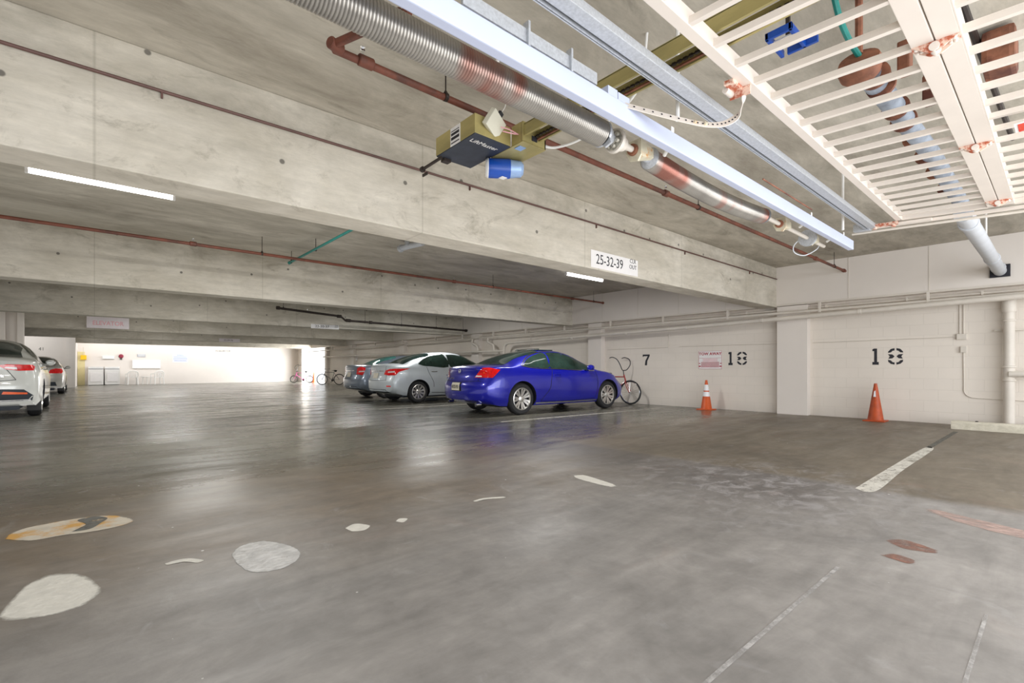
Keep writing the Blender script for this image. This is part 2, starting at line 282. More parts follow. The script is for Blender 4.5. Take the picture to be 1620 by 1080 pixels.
# ------------------------------------------------------------------ mesh helpers
class MB:
    def __init__(s): s.bm = bmesh.new()
    def box(s, x0, x1, y0, y1, z0, z1, bev=0.0, mtx=None):
        vs = [s.bm.verts.new((x, y, z)) for x in (x0, x1) for y in (y0, y1) for z in (z0, z1)]
        fs = [(0, 1, 3, 2), (4, 6, 7, 5), (0, 4, 5, 1), (2, 3, 7, 6), (0, 2, 6, 4), (1, 5, 7, 3)]
        nf = [s.bm.faces.new([vs[i] for i in f]) for f in fs]
        if bev:
            es = list({e for f in nf for e in f.edges})
            r = bmesh.ops.bevel(s.bm, geom=es, offset=bev, segments=2, affect='EDGES', profile=0.6)
            vs = list({v for f in r['faces'] for v in f.verts} | {v for v in vs if v.is_valid})
        if mtx is not None:
            for v in vs: v.co = mtx @ v.co
        return s
    def tube(s, pts, r, n=12, cap=True, closed=False, rads=None):
        pts = [Vector(p) for p in pts]; rings = []; up = None
        k = len(pts)
        for i, p in enumerate(pts):
            if closed: t = (pts[(i + 1) % k] - pts[i - 1]).normalized()
            else:
                a = pts[max(i - 1, 0)]; c = pts[min(i + 1, k - 1)]; t = (c - a).normalized()
            if up is None:
                up = Vector((0, 0, 1)) if abs(t.z) < 0.9 else Vector((1, 0, 0))
            u = t.cross(up).normalized(); w = u.cross(t).normalized(); up = w
            rr = rads[i] if rads else r
            rings.append([s.bm.verts.new(p + (u * math.cos(2 * math.pi * j / n) + w * math.sin(2 * math.pi * j / n)) * rr) for j in range(n)])
        m = k if closed else k - 1
        for i in range(m):
            A, B = rings[i], rings[(i + 1) % k]
            for j in range(n): s.bm.faces.new((A[j], A[(j + 1) % n], B[(j + 1) % n], B[j]))
        if cap and not closed: s.bm.faces.new(rings[0][::-1]); s.bm.faces.new(rings[-1])
        return s
    def lathe(s, prof, axis=(0, 0, 1), org=(0, 0, 0), n=32, cap=True):
        """prof: [(radius, height along axis)]"""
        ax = Vector(axis).normalized(); o = Vector(org)
        up = Vector((0, 0, 1)) if abs(ax.z) < 0.9 else Vector((1, 0, 0))
        u = ax.cross(up).normalized(); w = u.cross(ax).normalized(); rings = []
        for r, h in prof:
            rings.append([s.bm.verts.new(o + ax * h + (u * math.cos(2 * math.pi * j / n) + w * math.sin(2 * math.pi * j / n)) * max(r, 1e-5)) for j in range(n)])
        for A, B in zip(rings, rings[1:]):
            for j in range(n): s.bm.faces.new((A[j], A[(j + 1) % n], B[(j + 1) % n], B[j]))
        if cap: s.bm.faces.new(rings[0][::-1]); s.bm.faces.new(rings[-1])
        return s
    def prism(s, poly, a, b, conv):
        """poly 2D; conv(p, q, depth)->xyz ; extruded depth a..b"""
        A = [s.bm.verts.new(conv(p, q, a)) for p, q in poly]; B = [s.bm.verts.new(conv(p, q, b)) for p, q in poly]; n = len(poly)
        s.bm.faces.new(A); s.bm.faces.new(B[::-1])
        for i in range(n): s.bm.faces.new((A[i], B[i], B[(i + 1) % n], A[(i + 1) % n]))
        return s
    def build(s, name, m, parent=None, smooth=False, ang=35):
        bmesh.ops.recalc_face_normals(s.bm, faces=s.bm.faces)
        me = bpy.data.meshes.new(name); s.bm.to_mesh(me); s.bm.free(); me.materials.append(m)
        if smooth:
            for p in me.polygons: p.use_smooth = True
            me.set_sharp_from_angle(angle=R(ang))
        o = bpy.data.objects.new(name, me); C.objects.link(o)
        if parent: o.parent = parent
        return o
def tag(o, label=None, cat=None, group=None, kind=None):
    if label: o['label'] = label
    if cat: o['category'] = cat
    if group: o['group'] = group
    if kind: o['kind'] = kind
    return o
def empty(name, loc=(0, 0, 0), rot=(0, 0, 0), label=None, cat=None, group=None):
    o = bpy.data.objects.new(name, None); o.empty_display_size = 0.2; o.location = loc; o.rotation_euler = rot; C.objects.link(o)
    return tag(o, label, cat, group)
def struct(o): o['kind'] = 'structure'; return o
def copy_tree(o, parent=None):
    c = o.copy(); C.objects.link(c)
    if parent: c.parent = parent
    for ch in [x for x in C.objects if x.parent == o]: copy_tree(ch, c)
    return c
def text(s, size, m, name, parent=None, loc=(0, 0, 0), rot=(0, 0, 0), depth=0.002, bold=0.0, sx=1.0, align='CENTER'):
    cu = bpy.data.curves.new(name, 'FONT'); cu.body = s; cu.size = size; cu.extrude = depth; cu.offset = bold; cu.align_x = align; cu.align_y = 'CENTER'; cu.resolution_u = 3
    t = bpy.data.objects.new(name, cu); C.objects.link(t); bpy.context.view_layer.update()
    me = bpy.data.meshes.new_from_object(t.evaluated_get(bpy.context.evaluated_depsgraph_get()))
    bpy.data.objects.remove(t); me.materials.clear(); me.materials.append(m)
    for v in me.vertices: v.co.x *= sx
    o = bpy.data.objects.new(name, me); C.objects.link(o); o.location = loc; o.rotation_euler = rot
    if parent: o.parent = parent
    return o
def smooth_path(pts, n=8):
    pts = [Vector(p) for p in pts]; out = []
    for i in range(len(pts) - 1):
        p0 = pts[max(i - 1, 0)]; p1 = pts[i]; p2 = pts[i + 1]; p3 = pts[min(i + 2, len(pts) - 1)]
        for k in range(n):
            t = k / n
            out.append(0.5 * ((2 * p1) + (p2 - p0) * t + (2 * p0 - 5 * p1 + 4 * p2 - p3) * t * t + (3 * p1 - p0 - 3 * p2 + p3) * t ** 3))
    out.append(pts[-1]); return out

# ------------------------------------------------------------------ shell
WX = 11.5; CZ = 3.2; BZ = 2.33
floor = struct(MB().box(-9, 14, -8, 39, -0.3, 0).build('floor', M['floor']))
struct(MB().box(-9, WX + .5, -1.6, 39, CZ, CZ + 0.3).build('ceiling', M['ceil']))
wr = MB().box(WX, WX + .3, -1.6, 31.6, 0, CZ).box(WX, WX + .3, 36.2, 38, 0, CZ).box(WX, WX + .3, 31.6, 36.2, 2.3, CZ).build('wall_right', M['wall']); struct(wr)
struct(MB().box(-9, WX + .3, 37.6, 37.9, 0, CZ).build('wall_back', M['plain']))
struct(MB().box(-9, -8.7, -1.6, 37.6, 0, CZ).build('wall_left', M['plain']))
struct(MB().box(-8.7, -0.95, 33.6, 33.8, 0, CZ).box(-1.1, -0.75, 33.5, 37.6, 0, CZ).build('wall_alcove', M['plain']))
struct(MB().box(-8.7, -2.15, 20.6, 20.8, 0, CZ).build('wall_partition', M['plain']))
pc = MB().box(-2.14, -1.98, 20.45, 20.7, 0, CZ, 0.01).box(-1.74, -1.6, 20.45, 20.7, 0, CZ, 0.01).box(-1.98, -1.74, 20.62, 20.66, 0, CZ).build('pillar', M['plain']); struct(pc)
BY = [4.15, 10.12, 16.1, 22.05, 28.0, 34.0]
for y in BY:
    struct(MB().box(-8.7, 11.35, y, y + 0.37, BZ, CZ, 0.012).build('beam', M['beam']))
# boxed-in upper wall between the beams with board joints
n = 1
for a, b in ((-1.6, 4.15), (4.52, 10.12), (10.49, 16.1), (16.47, 22.05), (22.42, 28.0), (28.37, 34.0), (34.37, 37.6)):
    t = MB().box(11.3, WX, a, b, 2.35, CZ - 0.002)
    o = struct(t.build('trim_%d' % n, M['plain']))
    g = MB()
    yy = a + 0.75
    while yy < b - 0.2:
        g.box(11.294, 11.3, yy, yy + 0.012, 2.36, CZ - .01); yy += 1.22
    g.box(11.290, 11.3, a, b, 2.352, 2.39)
    g.build('joint_strip', M['pipew'], o); n += 1
for k, (a, b) in enumerate(((3.55, 4.15), (9.0, 9.5), (15.0, 15.5), (21.0, 21.5), (27, 27.5), (31.3, 31.6), (36.2, 36.6))):
    struct(MB().box(11.32, WX, a, b, 0, 2.34, 0.006).build('pillar', M['plain']))
# ------------------------------------------------------------------ floor marks (paint and patches belong to the floor)
def FL(a, b, c, d):
    q = MB(); q.bm.faces.new([q.bm.verts.new(p) for p in ((a, c, .0015), (b, c, .0015), (b, d, .0015), (a, d, .0015))]); return q
def patch(name, pts, m, z=0.0015, jag=0.02, lab=None, n=12):
    sp = smooth_path([(x, y, 0) for x, y in pts] + [(pts[0][0], pts[0][1], 0)], n)[:-1]
    bm = bmesh.new(); cx = sum(p.x for p in sp) / len(sp); cy = sum(p.y for p in sp) / len(sp); n_ = len(sp)
    lay = bm.verts.layers.float.new('fade'); rings = []
    for f, a in ((1.06, 0.0), (0.98, .5), (0.86, 1.0), (0.5, 1.0)):
        rg = [bm.verts.new((cx + (p.x - cx) * f, cy + (p.y - cy) * f, z)) for p in sp]
        for v in rg: v[lay] = a
        rings.append(rg)
    for A, B in zip(rings, rings[1:]):
        for i in range(n_): bm.faces.new((A[i], A[(i + 1) % n_], B[(i + 1) % n_], B[i]))
    c = bm.verts.new((cx, cy, z)); c[lay] = 1.0
    for i in range(n_): bm.faces.new((c, rings[-1][i], rings[-1][(i + 1) % n_]))
    q = MB(); q.bm.free(); q.bm = bm
    o = q.build(name, m, floor)
    if lab: o['label'] = lab
    return o
patch('repair_patch', [(-0.29, 2.80), (-0.25, 3.08), (-0.16, 3.22), (-0.04, 3.10), (0.02, 2.86), (-0.03, 2.72), (-0.12, 2.69), (-0.24, 2.73)], M['patchw'], jag=0.06, lab='white chalky repair patch')
patch('repair_patch', [(-0.39, 4.06), (-0.36, 4.22), (-0.24, 4.28), (-0.06, 4.30), (0.10, 4.22), (0.19, 4.02), (0.13, 3.93), (0.0, 3.90), (-0.14, 3.93), (-0.28, 3.93)], M['patcho'], lab='long ochre and white repair patch')
patch('tar_stain', [(-0.10, 3.98), (-0.04, 4.10), (-0.08, 4.24), (0.0, 4.27), (0.06, 4.18), (0.03, 4.08), (-0.02, 3.98)], M['darkstain'], z=0.003, jag=0.08)
patch('repair_patch', [(0.56, 2.95), (0.63, 3.04), (0.74, 3.03), (0.83, 2.86), (0.84, 2.72), (0.78, 2.60), (0.68, 2.56), (0.58, 2.62), (0.55, 2.80)], M['patchg'], jag=0.05, lab='cracked grey white repair patch')
patch('repair_patch', [(0.27, 3.02), (0.36, 3.03), (0.43, 2.94), (0.40, 2.92), (0.35, 2.98), (0.28, 2.99)], M['patchw'], jag=0.05)
patch('repair_patch', [(1.18, 2.95), (1.26, 2.99), (1.32, 2.90), (1.26, 2.83), (1.19, 2.86)], M['patchw'], jag=0.12)
patch('repair_patch', [(1.48, 2.86), (1.53, 2.90), (1.57, 2.86), (1.51, 2.81)], M['patchw'], jag=0.1)
patch('repair_patch', [(2.14, 2.92), (2.26, 2.93), (2.40, 2.86), (2.38, 2.83), (2.25, 2.89), (2.15, 2.89)], M['patchw'], jag=0.05)
patch('repair_patch', [(3.36, 3.00), (3.45, 2.95), (3.42, 2.75), (3.36, 2.52), (3.28, 2.50), (3.27, 2.68), (3.30, 2.90)], M['patchw'], jag=0.04, lab='narrow white repair patch in the middle of the slab')
patch('red_stain', [(3.46, 0.69), (3.56, 0.62), (3.50, 0.47), (3.42, 0.46), (3.38, 0.58)], M['redstain'], jag=0.1)
patch('red_stain', [(3.17, 0.65), (3.25, 0.60), (3.22, 0.51), (3.14, 0.52)], M['redstain'], jag=0.14)
patch('pink_stripe', [(4.40, 0.63), (4.48, 0.58), (4.30, 0.10), (4.20, -0.4), (4.02, -0.4), (4.10, 0.15), (4.22, 0.45)], M['pinkstain'], jag=0.03)
patch('parking_line', [(4.85, 1.14), (6.0, 1.15), (7.75, 1.15), (7.68, 1.06), (6.0, 1.04), (4.88, 1.01)], M['line'], jag=0.005, lab='worn white parking line')
FL(7.9, 10.2, 1.09, 1.15).build('parking_line', M['darkstain'], floor)
FL(1.2, 2.82, 0.738, 0.756).build('parking_line', M['fline'], floor)
FL(1.9, 2.73, 0.202, 0.214).build('parking_line', M['fline'], floor)
q = MB(); q.bm.faces.new([q.bm.verts.new((a, b, .0015)) for a, b in ((5.70, 6.90), (5.70, 6.83), (10.6, 6.56), (10.6, 6.62))]); q.build('parking_line', M['line'], floor)
FL(5.2, 11.0, 10.85, 10.93).build('parking_line', M['line'], floor)
FL(4.9, 11.0, 9.45, 9.52).build('parking_line', M['fline'], floor)
FL(-8, -1.2, 11.7, 11.78).build('parking_line', M['fline'], floor)
# ------------------------------------------------------------------ stencilled bay numbers on the wall
ON = lambda p, q_, d: (WX - d, p, q_)   # +p runs along Y; numbers read left to right as Y falls
def stencil(y0, digits, h=0.315, z0=1.07):
    o = None
    for k, (dch, off) in enumerate(digits):
        g = MB(); W = 0.24; yb = y0 - off
        def P(pts): g.prism([(yb - a * W, z0 + b * h) for a, b in pts], 0.0, 0.003, ON)
        if dch == '1': P([(0.0, .84), (.12, .84), (.12, .17), (0.0, .17), (0, 0), (.42, 0), (.42, .17), (.31, .17), (.31, 1), (.1, 1), (0, .95)])
        if dch == '7': P([(0, 1), (.92, 1), (.92, .86), (.60, .40), (.56, 0), (.28, 0), (.36, .42), (.66, .84), (.12, .84), (.1, .78), (0, .78)])
        if dch == '8':
            cx = .5
            for sx_ in (-1, 1):
                P([(cx + sx_ * .06, 1), (cx + sx_ * .30, .95), (cx + sx_ * .46, .80), (cx + sx_ * .48, .72), (cx + sx_ * .30, .74), (cx + sx_ * .18, .84), (cx + sx_ * .06, .86)][::sx_])
                P([(cx + sx_ * .06, 0), (cx + sx_ * .30, .05), (cx + sx_ * .46, .18), (cx + sx_ * .47, .30), (cx + sx_ * .30, .26), (cx + sx_ * .18, .15), (cx + sx_ * .06, .14)][::sx_])
                P([(cx + sx_ * .06, .50), (cx + sx_ * .20, .62), (cx + sx_ * .48, .64), (cx + sx_ * .36, .50), (cx + sx_ * .46, .36), (cx + sx_ * .20, .38)][::sx_])
        g.build('stencil_number', M['ink'], wr)
stencil(7.69, [('7', 0)], h=0.30, z0=1.075)
stencil(5.30, [('1', 0), ('8', .20)])
stencil(2.47, [('1', 0), ('8', .24)], z0=1.065)
# ------------------------------------------------------------------ cars
def curve(pts):
    """monotone cubic through (x, y) points"""
    xs = [p[0] for p in pts]; ys = [p[1] for p in pts]; n = len(xs)
    d = [(ys[i + 1] - ys[i]) / (xs[i + 1] - xs[i]) for i in range(n - 1)]
    m = [d[0]] + [0 if d[i - 1] * d[i] <= 0 else 2 * d[i - 1] * d[i] / (d[i - 1] + d[i]) for i in range(1, n - 1)] + [d[-1]]
    def f(x):
        if x <= xs[0]: return ys[0]
        if x >= xs[-1]: return ys[-1]
        i = max(k for k in range(n - 1) if xs[k] <= x); h = xs[i + 1] - xs[i]; t = (x - xs[i]) / h
        return (2 * t ** 3 - 3 * t * t + 1) * ys[i] + (t ** 3 - 2 * t * t + t) * h * m[i] + (-2 * t ** 3 + 3 * t * t) * ys[i + 1] + (t ** 3 - t * t) * h * m[i + 1]
    return f
LOWER = curve([(0, .90), (.06, .955), (.2, .985), (.5, 1.0), (.72, .992), (.88, .965), (1, .925)])
class Car:
    def __init__(s, sp):
        s.sp = sp; s.top = curve(sp['top']); s.belt = curve(sp['belt']); s.bot = curve(sp['bot']); s.xr = curve(sp['rear']); s.xf = curve(sp['front'])
        s.wf = curve(sp['wf']); s.kt = sp.get('tumble', .27)
    def pt(s, sx, i, NL=9, NU=16):
        sp = s.sp; L = sp['L']; x = sx * L; w = sp['W'] / 2 * s.wf(x); zt = s.top(x); zb = s.bot(x); zs = min(s.belt(x), zt - .015); n = 2.5
        if i == 0: y, z = 0, zb
        elif i == 1: y, z = w * .5, zb
        elif i < 2 + NL:
            t = (i - 2) / (NL - 1); z = zb + (zs - zb) * t; y = w * LOWER(t)
        else:
            t = (i - 1 - NL) / NU; h = zt - zs; n = 2.4 + 1.3 * max(0, min(1, (h - .12) / .25)); th = t * math.pi / 2; sn = math.sin(th) ** (2 / n); cn = max(0, math.cos(th)) ** (2 / n)
            k = s.kt * max(0, min(1, (h - .1) / .25)); y = w * .925 * cn * (1 - k * sn); z = zs + h * sn
        return s.warp(sx, x, y, z)
    def warp(s, sx, x, y, z):
        W2 = s.sp['W'] / 2; pl = s.sp.get('plan', .2) * abs(y / W2) ** 2.6
        if sx < .22: x += (1 - sx / .22) ** 2 * (s.xr(z) + pl)
        if sx > .78: x -= ((sx - .78) / .22) ** 2 * (s.xf(z) + s.sp.get('planf', .4) * abs(y / W2) ** 2.2)
        return Vector((x, y, z))
    def body(s, m, name='body', parent=None, inner=None):
        NL, NU, NX = 9, 16, 84; K = NL + NU + 2; bm = bmesh.new(); grid = []
        for a in range(NX + 1):
            q = a / NX; sx = q if True else q
            sx = .5 - .5 * math.cos(q * math.pi) if False else q
            row = {}
            for i in range(K):
                p = s.pt(sx, i); row[i] = bm.verts.new(p)
                row[-i - 100] = row[i] if p.y < 1e-6 else bm.verts.new((p.x, -p.y, p.z))
            loop = [row[i] for i in range(K)] + [row[-i - 100] for i in range(K - 2, 0, -1)]
            grid.append(loop)
        n = len(grid[0])
        for A, B in zip(grid, grid[1:]):
            for j in range(n): bm.faces.new((A[j], A[(j + 1) % n], B[(j + 1) % n], B[j]))
        for end, loop in ((0, grid[0]), (1, grid[-1])):
            cols = 14; prev = None
            for i in range(1, K - 1):
                a, b = loop[i], loop[n - i]; ys = a.co.y; zs = a.co.z; r = [a]
                x0 = end * s.sp['L']
                for j in range(1, cols): r.append(bm.verts.new(s.warp(end, x0, ys * (1 - 2 * j / cols), zs)))
                r.append(b)
                if prev:
                    for j in range(cols): bm.faces.new((prev[j], prev[j + 1], r[j + 1], r[j]))
                else:
                    for j in range(cols): bm.faces.new((loop[0], r[j], r[j + 1]))
                prev = r
            for j in range(cols): bm.faces.new((loop[K - 1], prev[j], prev[j + 1]))
        bmesh.ops.remove_doubles(bm, verts=bm.verts, dist=.0005); bmesh.ops.recalc_face_normals(bm, faces=bm.faces)
        s.bvh = BVHTree.FromBMesh(bm)
        me = bpy.data.meshes.new(name); bm.to_mesh(me); bm.free(); me.materials.append(m)
        o = bpy.data.objects.new(name, me); C.objects.link(o)
        # wheel wells cut out of the body
        cut = MB(); r = s.sp['arch']; W2 = s.sp['W'] / 2; zc = s.sp['wr']
        for xw in (s.sp['ro'], s.sp['ro'] + s.sp['wb']):
            for sg in (-1, 1): cut.lathe([(r, 0), (r, .42)], (0, sg, 0), (xw, sg * (W2 - .34), zc), 40)
        c = cut.build('well', inner or M['seam']); md = o.modifiers.new('b', 'BOOLEAN'); md.object = c; md.operation = 'DIFFERENCE'; md.solver = 'EXACT'
        try: md.material_mode = 'TRANSFER'
        except Exception: pass
        bpy.context.view_layer.update()
        me2 = bpy.data.meshes.new_from_object(o.evaluated_get(bpy.context.evaluated_depsgraph_get()))
        o.modifiers.clear(); o.data = me2; bpy.data.objects.remove(c)
        if len(me2.materials) < 2: me2.materials.append(M['seam'])
        for p in me2.polygons: p.use_smooth = True
        me2.set_sharp_from_angle(angle=R(42)); o.parent = parent
        return o
    def decal(s, name, outline, view, m, parent, off=.004, step=.06, mirror=False, closed_smooth=0, thick=True):
        """lay a thin shaped panel on the body: outline in the 2D frame of a view direction"""
        objs = []
        for sg in ((1, -1) if mirror else (1,)):
            U, V, D, O = view
            U, V, D, O = [Vector((q.x, q.y * sg, q.z)) for q in (U, V, D, O)]
            pts = [Vector(p).to_2d() for p in outline]
            if closed_smooth: pts = [p.to_2d() for p in smooth_path([(p.x, p.y, 0) for p in pts] + [(pts[0].x, pts[0].y, 0)], closed_smooth)[:-1]]
            bd = []
            for i, p in enumerate(pts):
                q = pts[(i + 1) % len(pts)]; k = max(1, int((q - p).length / step)); bd += [p.lerp(q, j / k) for j in range(k)]
            xs = [p.x for p in bd]; ys = [p.y for p in bd]; ins = []
            x = min(xs) + step / 2
            while x < max(xs):
                y = min(ys) + step / 2
                while y < max(ys):
                    if inside((x, y), bd) and min((Vector((x, y)) - b).length for b in bd) > step * .35: ins.append(Vector((x, y)))
                    y += step
                x += step
            vs, es, fs, *_ = geometry.delaunay_2d_cdt(bd + ins, [], [list(range(len(bd)))], 1, 1e-5)
            bm = bmesh.new(); vv = []
            for v in vs:
                h, nrm, *_ = s.bvh.ray_cast(O + U * v.x + V * v.y, D)
                if h is None: vv.append(None)
                else:
                    if nrm.dot(D) > 0: nrm = -nrm
                    vv.append(bm.verts.new(h + nrm * off))
            for f in fs:
                if all(vv[i] is not None for i in f):
                    try: bm.faces.new([vv[i] for i in f])
                    except ValueError: pass
            if not bm.faces: bm.free(); continue
            q = MB(); q.bm.free(); q.bm = bm
            objs.append(q.build(name, m, parent, smooth=True, ang=50))
        return objs
    def strip(s, name, line, w, view, m, parent, mirror=False, off=.003):
        pts = [p.to_2d() for p in smooth_path([(a, b, 0) for a, b in line], 5)]; Lp, Rp = [], []
        for i, p in enumerate(pts):
            t = (pts[min(i + 1, len(pts) - 1)] - pts[max(i - 1, 0)]).normalized(); nn = Vector((-t.y, t.x)) * w / 2; Lp.append(p + nn); Rp.append(p - nn)
        return s.decal(name, Lp + Rp[::-1], view, m, parent, off=off, mirror=mirror, step=.08)
def inside(p, poly):
    x, y = p; c = False; n = len(poly); j = n - 1
    for i in range(n):
        if (poly[i][1] > y) != (poly[j][1] > y) and x < (poly[j][0] - poly[i][0]) * (y - poly[i][1]) / (poly[j][1] - poly[i][1]) + poly[i][0]: c = not c
        j = i
    return c
def V3(*a): return Vector(a)
SIDE = (V3(1, 0, 0), V3(0, 0, 1), V3(0, 1, 0), V3(0, -4, 0))        # seen from the car's right; mirrored for the left
REAR = (V3(0, 1, 0), V3(0, 0, 1), V3(1, 0, 0), V3(-4, 0, 0))
TOP = (V3(1, 0, 0), V3(0, 1, 0), V3(0, 0, -1), V3(0, 0, 4))
def CORNER(a):   # seen from the rear right corner, a degrees round from the rear
    c, d = math.cos(R(a)), math.sin(R(a)); return (V3(d, -c, 0) * 1.0, V3(0, 0, 1), V3(c, d, 0), V3(-4 * c, -4 * d, 0))

def wheel(parent, loc, side, r, rr, w, spokes, rimm, style):
    o = empty('wheel', loc); o.parent = parent
    t = MB(); prof = [(rr, -w / 2 + .01), (rr + .02, -w / 2), (r - .035, -w / 2 + .005), (r - .008, -w / 2 + .03), (r, -w / 2 + .06), (r, w / 2 - .06), (r - .008, w / 2 - .03), (r - .035, w / 2 - .005), (rr + .02, w / 2), (rr, w / 2 - .01)]
    t.lathe(prof, (0, side, 0), (0, 0, 0), 48, cap=False).lathe([(rr, -w / 2 + .01), (rr, w / 2 - .01)], (0, side, 0), (0, 0, 0), 48, cap=False)
    t.build('tyre', M['rubber'], o, smooth=True)
    b = MB(); b.lathe([(rr * .99, .01), (rr * .96, .015), (.0, .012)], (0, side, 0), (0, 0, 0), 40, cap=False); b.build('wheel_disc', M['seam'], o, smooth=True)
    f = MB(); f.lathe([(rr + .004, w / 2 - .03), (rr + .004, w / 2 - .004), (rr - .012, w / 2 + .001), (rr - .028, w / 2 - .03)], (0, side, 0), (0, 0, 0), 48, cap=False)
    f.lathe([(.075, w / 2 - .06), (.07, w / 2 - .025), (.035, w / 2 - .012), (.001, w / 2 - .012)], (0, side, 0), (0, 0, 0), 24)
    for k in range(spokes):
        if style == 'twin': angs = [(k + .5 + d) * 2 * math.pi / spokes for d in (-.19, .19)]; wi, wo = .016, .026
        else: angs = [(k + .5) * 2 * math.pi / spokes]; wi, wo = .017, .035
        for a in angs:
            ca, sa = math.cos(a), math.sin(a)
            def P(rad, tt, h): return Vector((ca * rad - sa * tt, side * h, sa * rad + ca * tt))
            h0 = w / 2 - .03; h1 = w / 2 - .012; vs = []
            for rad, wd, hh in ((.05, wi, h0), (rr * .6, (wi + wo) / 2, h1 - .012), (rr - .012, wo, h1)):
                vs.append([f.bm.verts.new(P(rad, -wd, hh)), f.bm.verts.new(P(rad, wd, hh)), f.bm.verts.new(P(rad, wd * .8, hh - .035)), f.bm.verts.new(P(rad, -wd * .8, hh - .035))])
            for A, B in zip(vs, vs[1:]):
                for j in range(4): f.bm.faces.new((A[j], A[(j + 1) % 4], B[(j + 1) % 4], B[j]))
    f.build('rim', rimm, o, smooth=True, ang=30)
    return o
def make_car(sp, root):
    c = Car(sp); c.body(sp['paint'], 'body', root)
    wr_, W2 = sp['wr'], sp['W'] / 2
    for xw in (sp['ro'], sp['ro'] + sp['wb']):
        for sg in (-1, 1): wheel(root, (xw, sg * (W2 - .135), wr_), sg, wr_, sp['rr'], .21, sp['spokes'], M['rim'], sp['style'])
    for nm, ol in sp['side_windows']: c.decal('side_window', ol, SIDE, sp['sideglass'], root, mirror=True, closed_smooth=3, off=.004)
    if sp.get('trim'):
        for ln in sp['trim']: c.strip('window_trim', ln, .016, SIDE, M['chrome'], root, mirror=True, off=.006)
    for ln in sp['seams']: c.strip('panel_seam', ln, .013, SIDE, M['seam'], root, mirror=True)
    c.decal('rear_window', sp['rear_window'], TOP, sp['rearglass'], root, closed_smooth=3)
    c.decal('windshield', sp['windshield'], TOP, sp['sideglass'], root, closed_smooth=3)
    # door handles, mirrors
    for x, z in sp['handles']:
        for sg in (-1, 1):
            h, nn, *_ = c.bvh.ray_cast(Vector((x, sg * 4, z)), Vector((0, -sg, 0)))
            if h: MB().tube([(x - .09, h.y - sg * .002, z), (x - .07, h.y + sg * .03, z), (x + .07, h.y + sg * .03, z), (x + .09, h.y - sg * .002, z)], .013, 8).build('door_handle', sp.get('handle_mat', sp['paint']), root, smooth=True)
    mx, mz = sp['mirror']
    for sg in (-1, 1):
        h, nn, *_ = c.bvh.ray_cast(Vector((mx, sg * 4, mz)), Vector((0, -sg, 0)))
        y0 = h.y if h else sg * W2 * .8
        g = MB(); g.lathe([(.02, 0), (.075, .012), (.088, .05), (.08, .1), (.05, .14), (.01, .15)], (1, -.15 * sg, 0), (mx - .05, y0 + sg * .13, mz + .03), 20)
        for v in g.bm.verts: v.co.z = mz + .03 + (v.co.z - mz - .03) * .75
        g.tube([(mx + .03, y0 - sg * .02, mz - .02), (mx + .03, y0 + sg * .1, mz + .0)], .025, 10)
        g.build('wing_mirror', sp['paint'], root, smooth=True)
    return c
# ---- blue coupe
M['bluepaint'] = mat('metallic_blue_car_paint', s2l(14, 22, 165), 0.3, 0.3, vary=0.05, scale=2, coat=1.0)
M['silverpaint'] = mat('pale_silver_car_paint', s2l(202, 210, 216), 0.42, 0.25, vary=0.03, scale=2, coat=0.4)
M['darkpaint'] = mat('graphite_grey_car_paint', s2l(124, 136, 152), 0.35, 0.45, vary=0.05, scale=2, coat=1.0)
M['pearl'] = mat('pearl_white_car_paint', s2l(206, 208, 204), 0.3, 0.1, vary=0.02, scale=2, coat=1.0)
M['taupe'] = mat('silver_beige_car_paint', s2l(170, 168, 162), 0.32, 0.45, vary=0.03, scale=2, coat=1.0)
M['lower'] = mat('black_bumper_plastic', s2l(34, 42, 52), 0.55, vary=0.15)
W_ = [(0, .90), (.08, .945), (.25, .975), (.6, 1.0), (3.9, 1.0), (4.3, .975), (4.6, .93), (4.9, .86)]
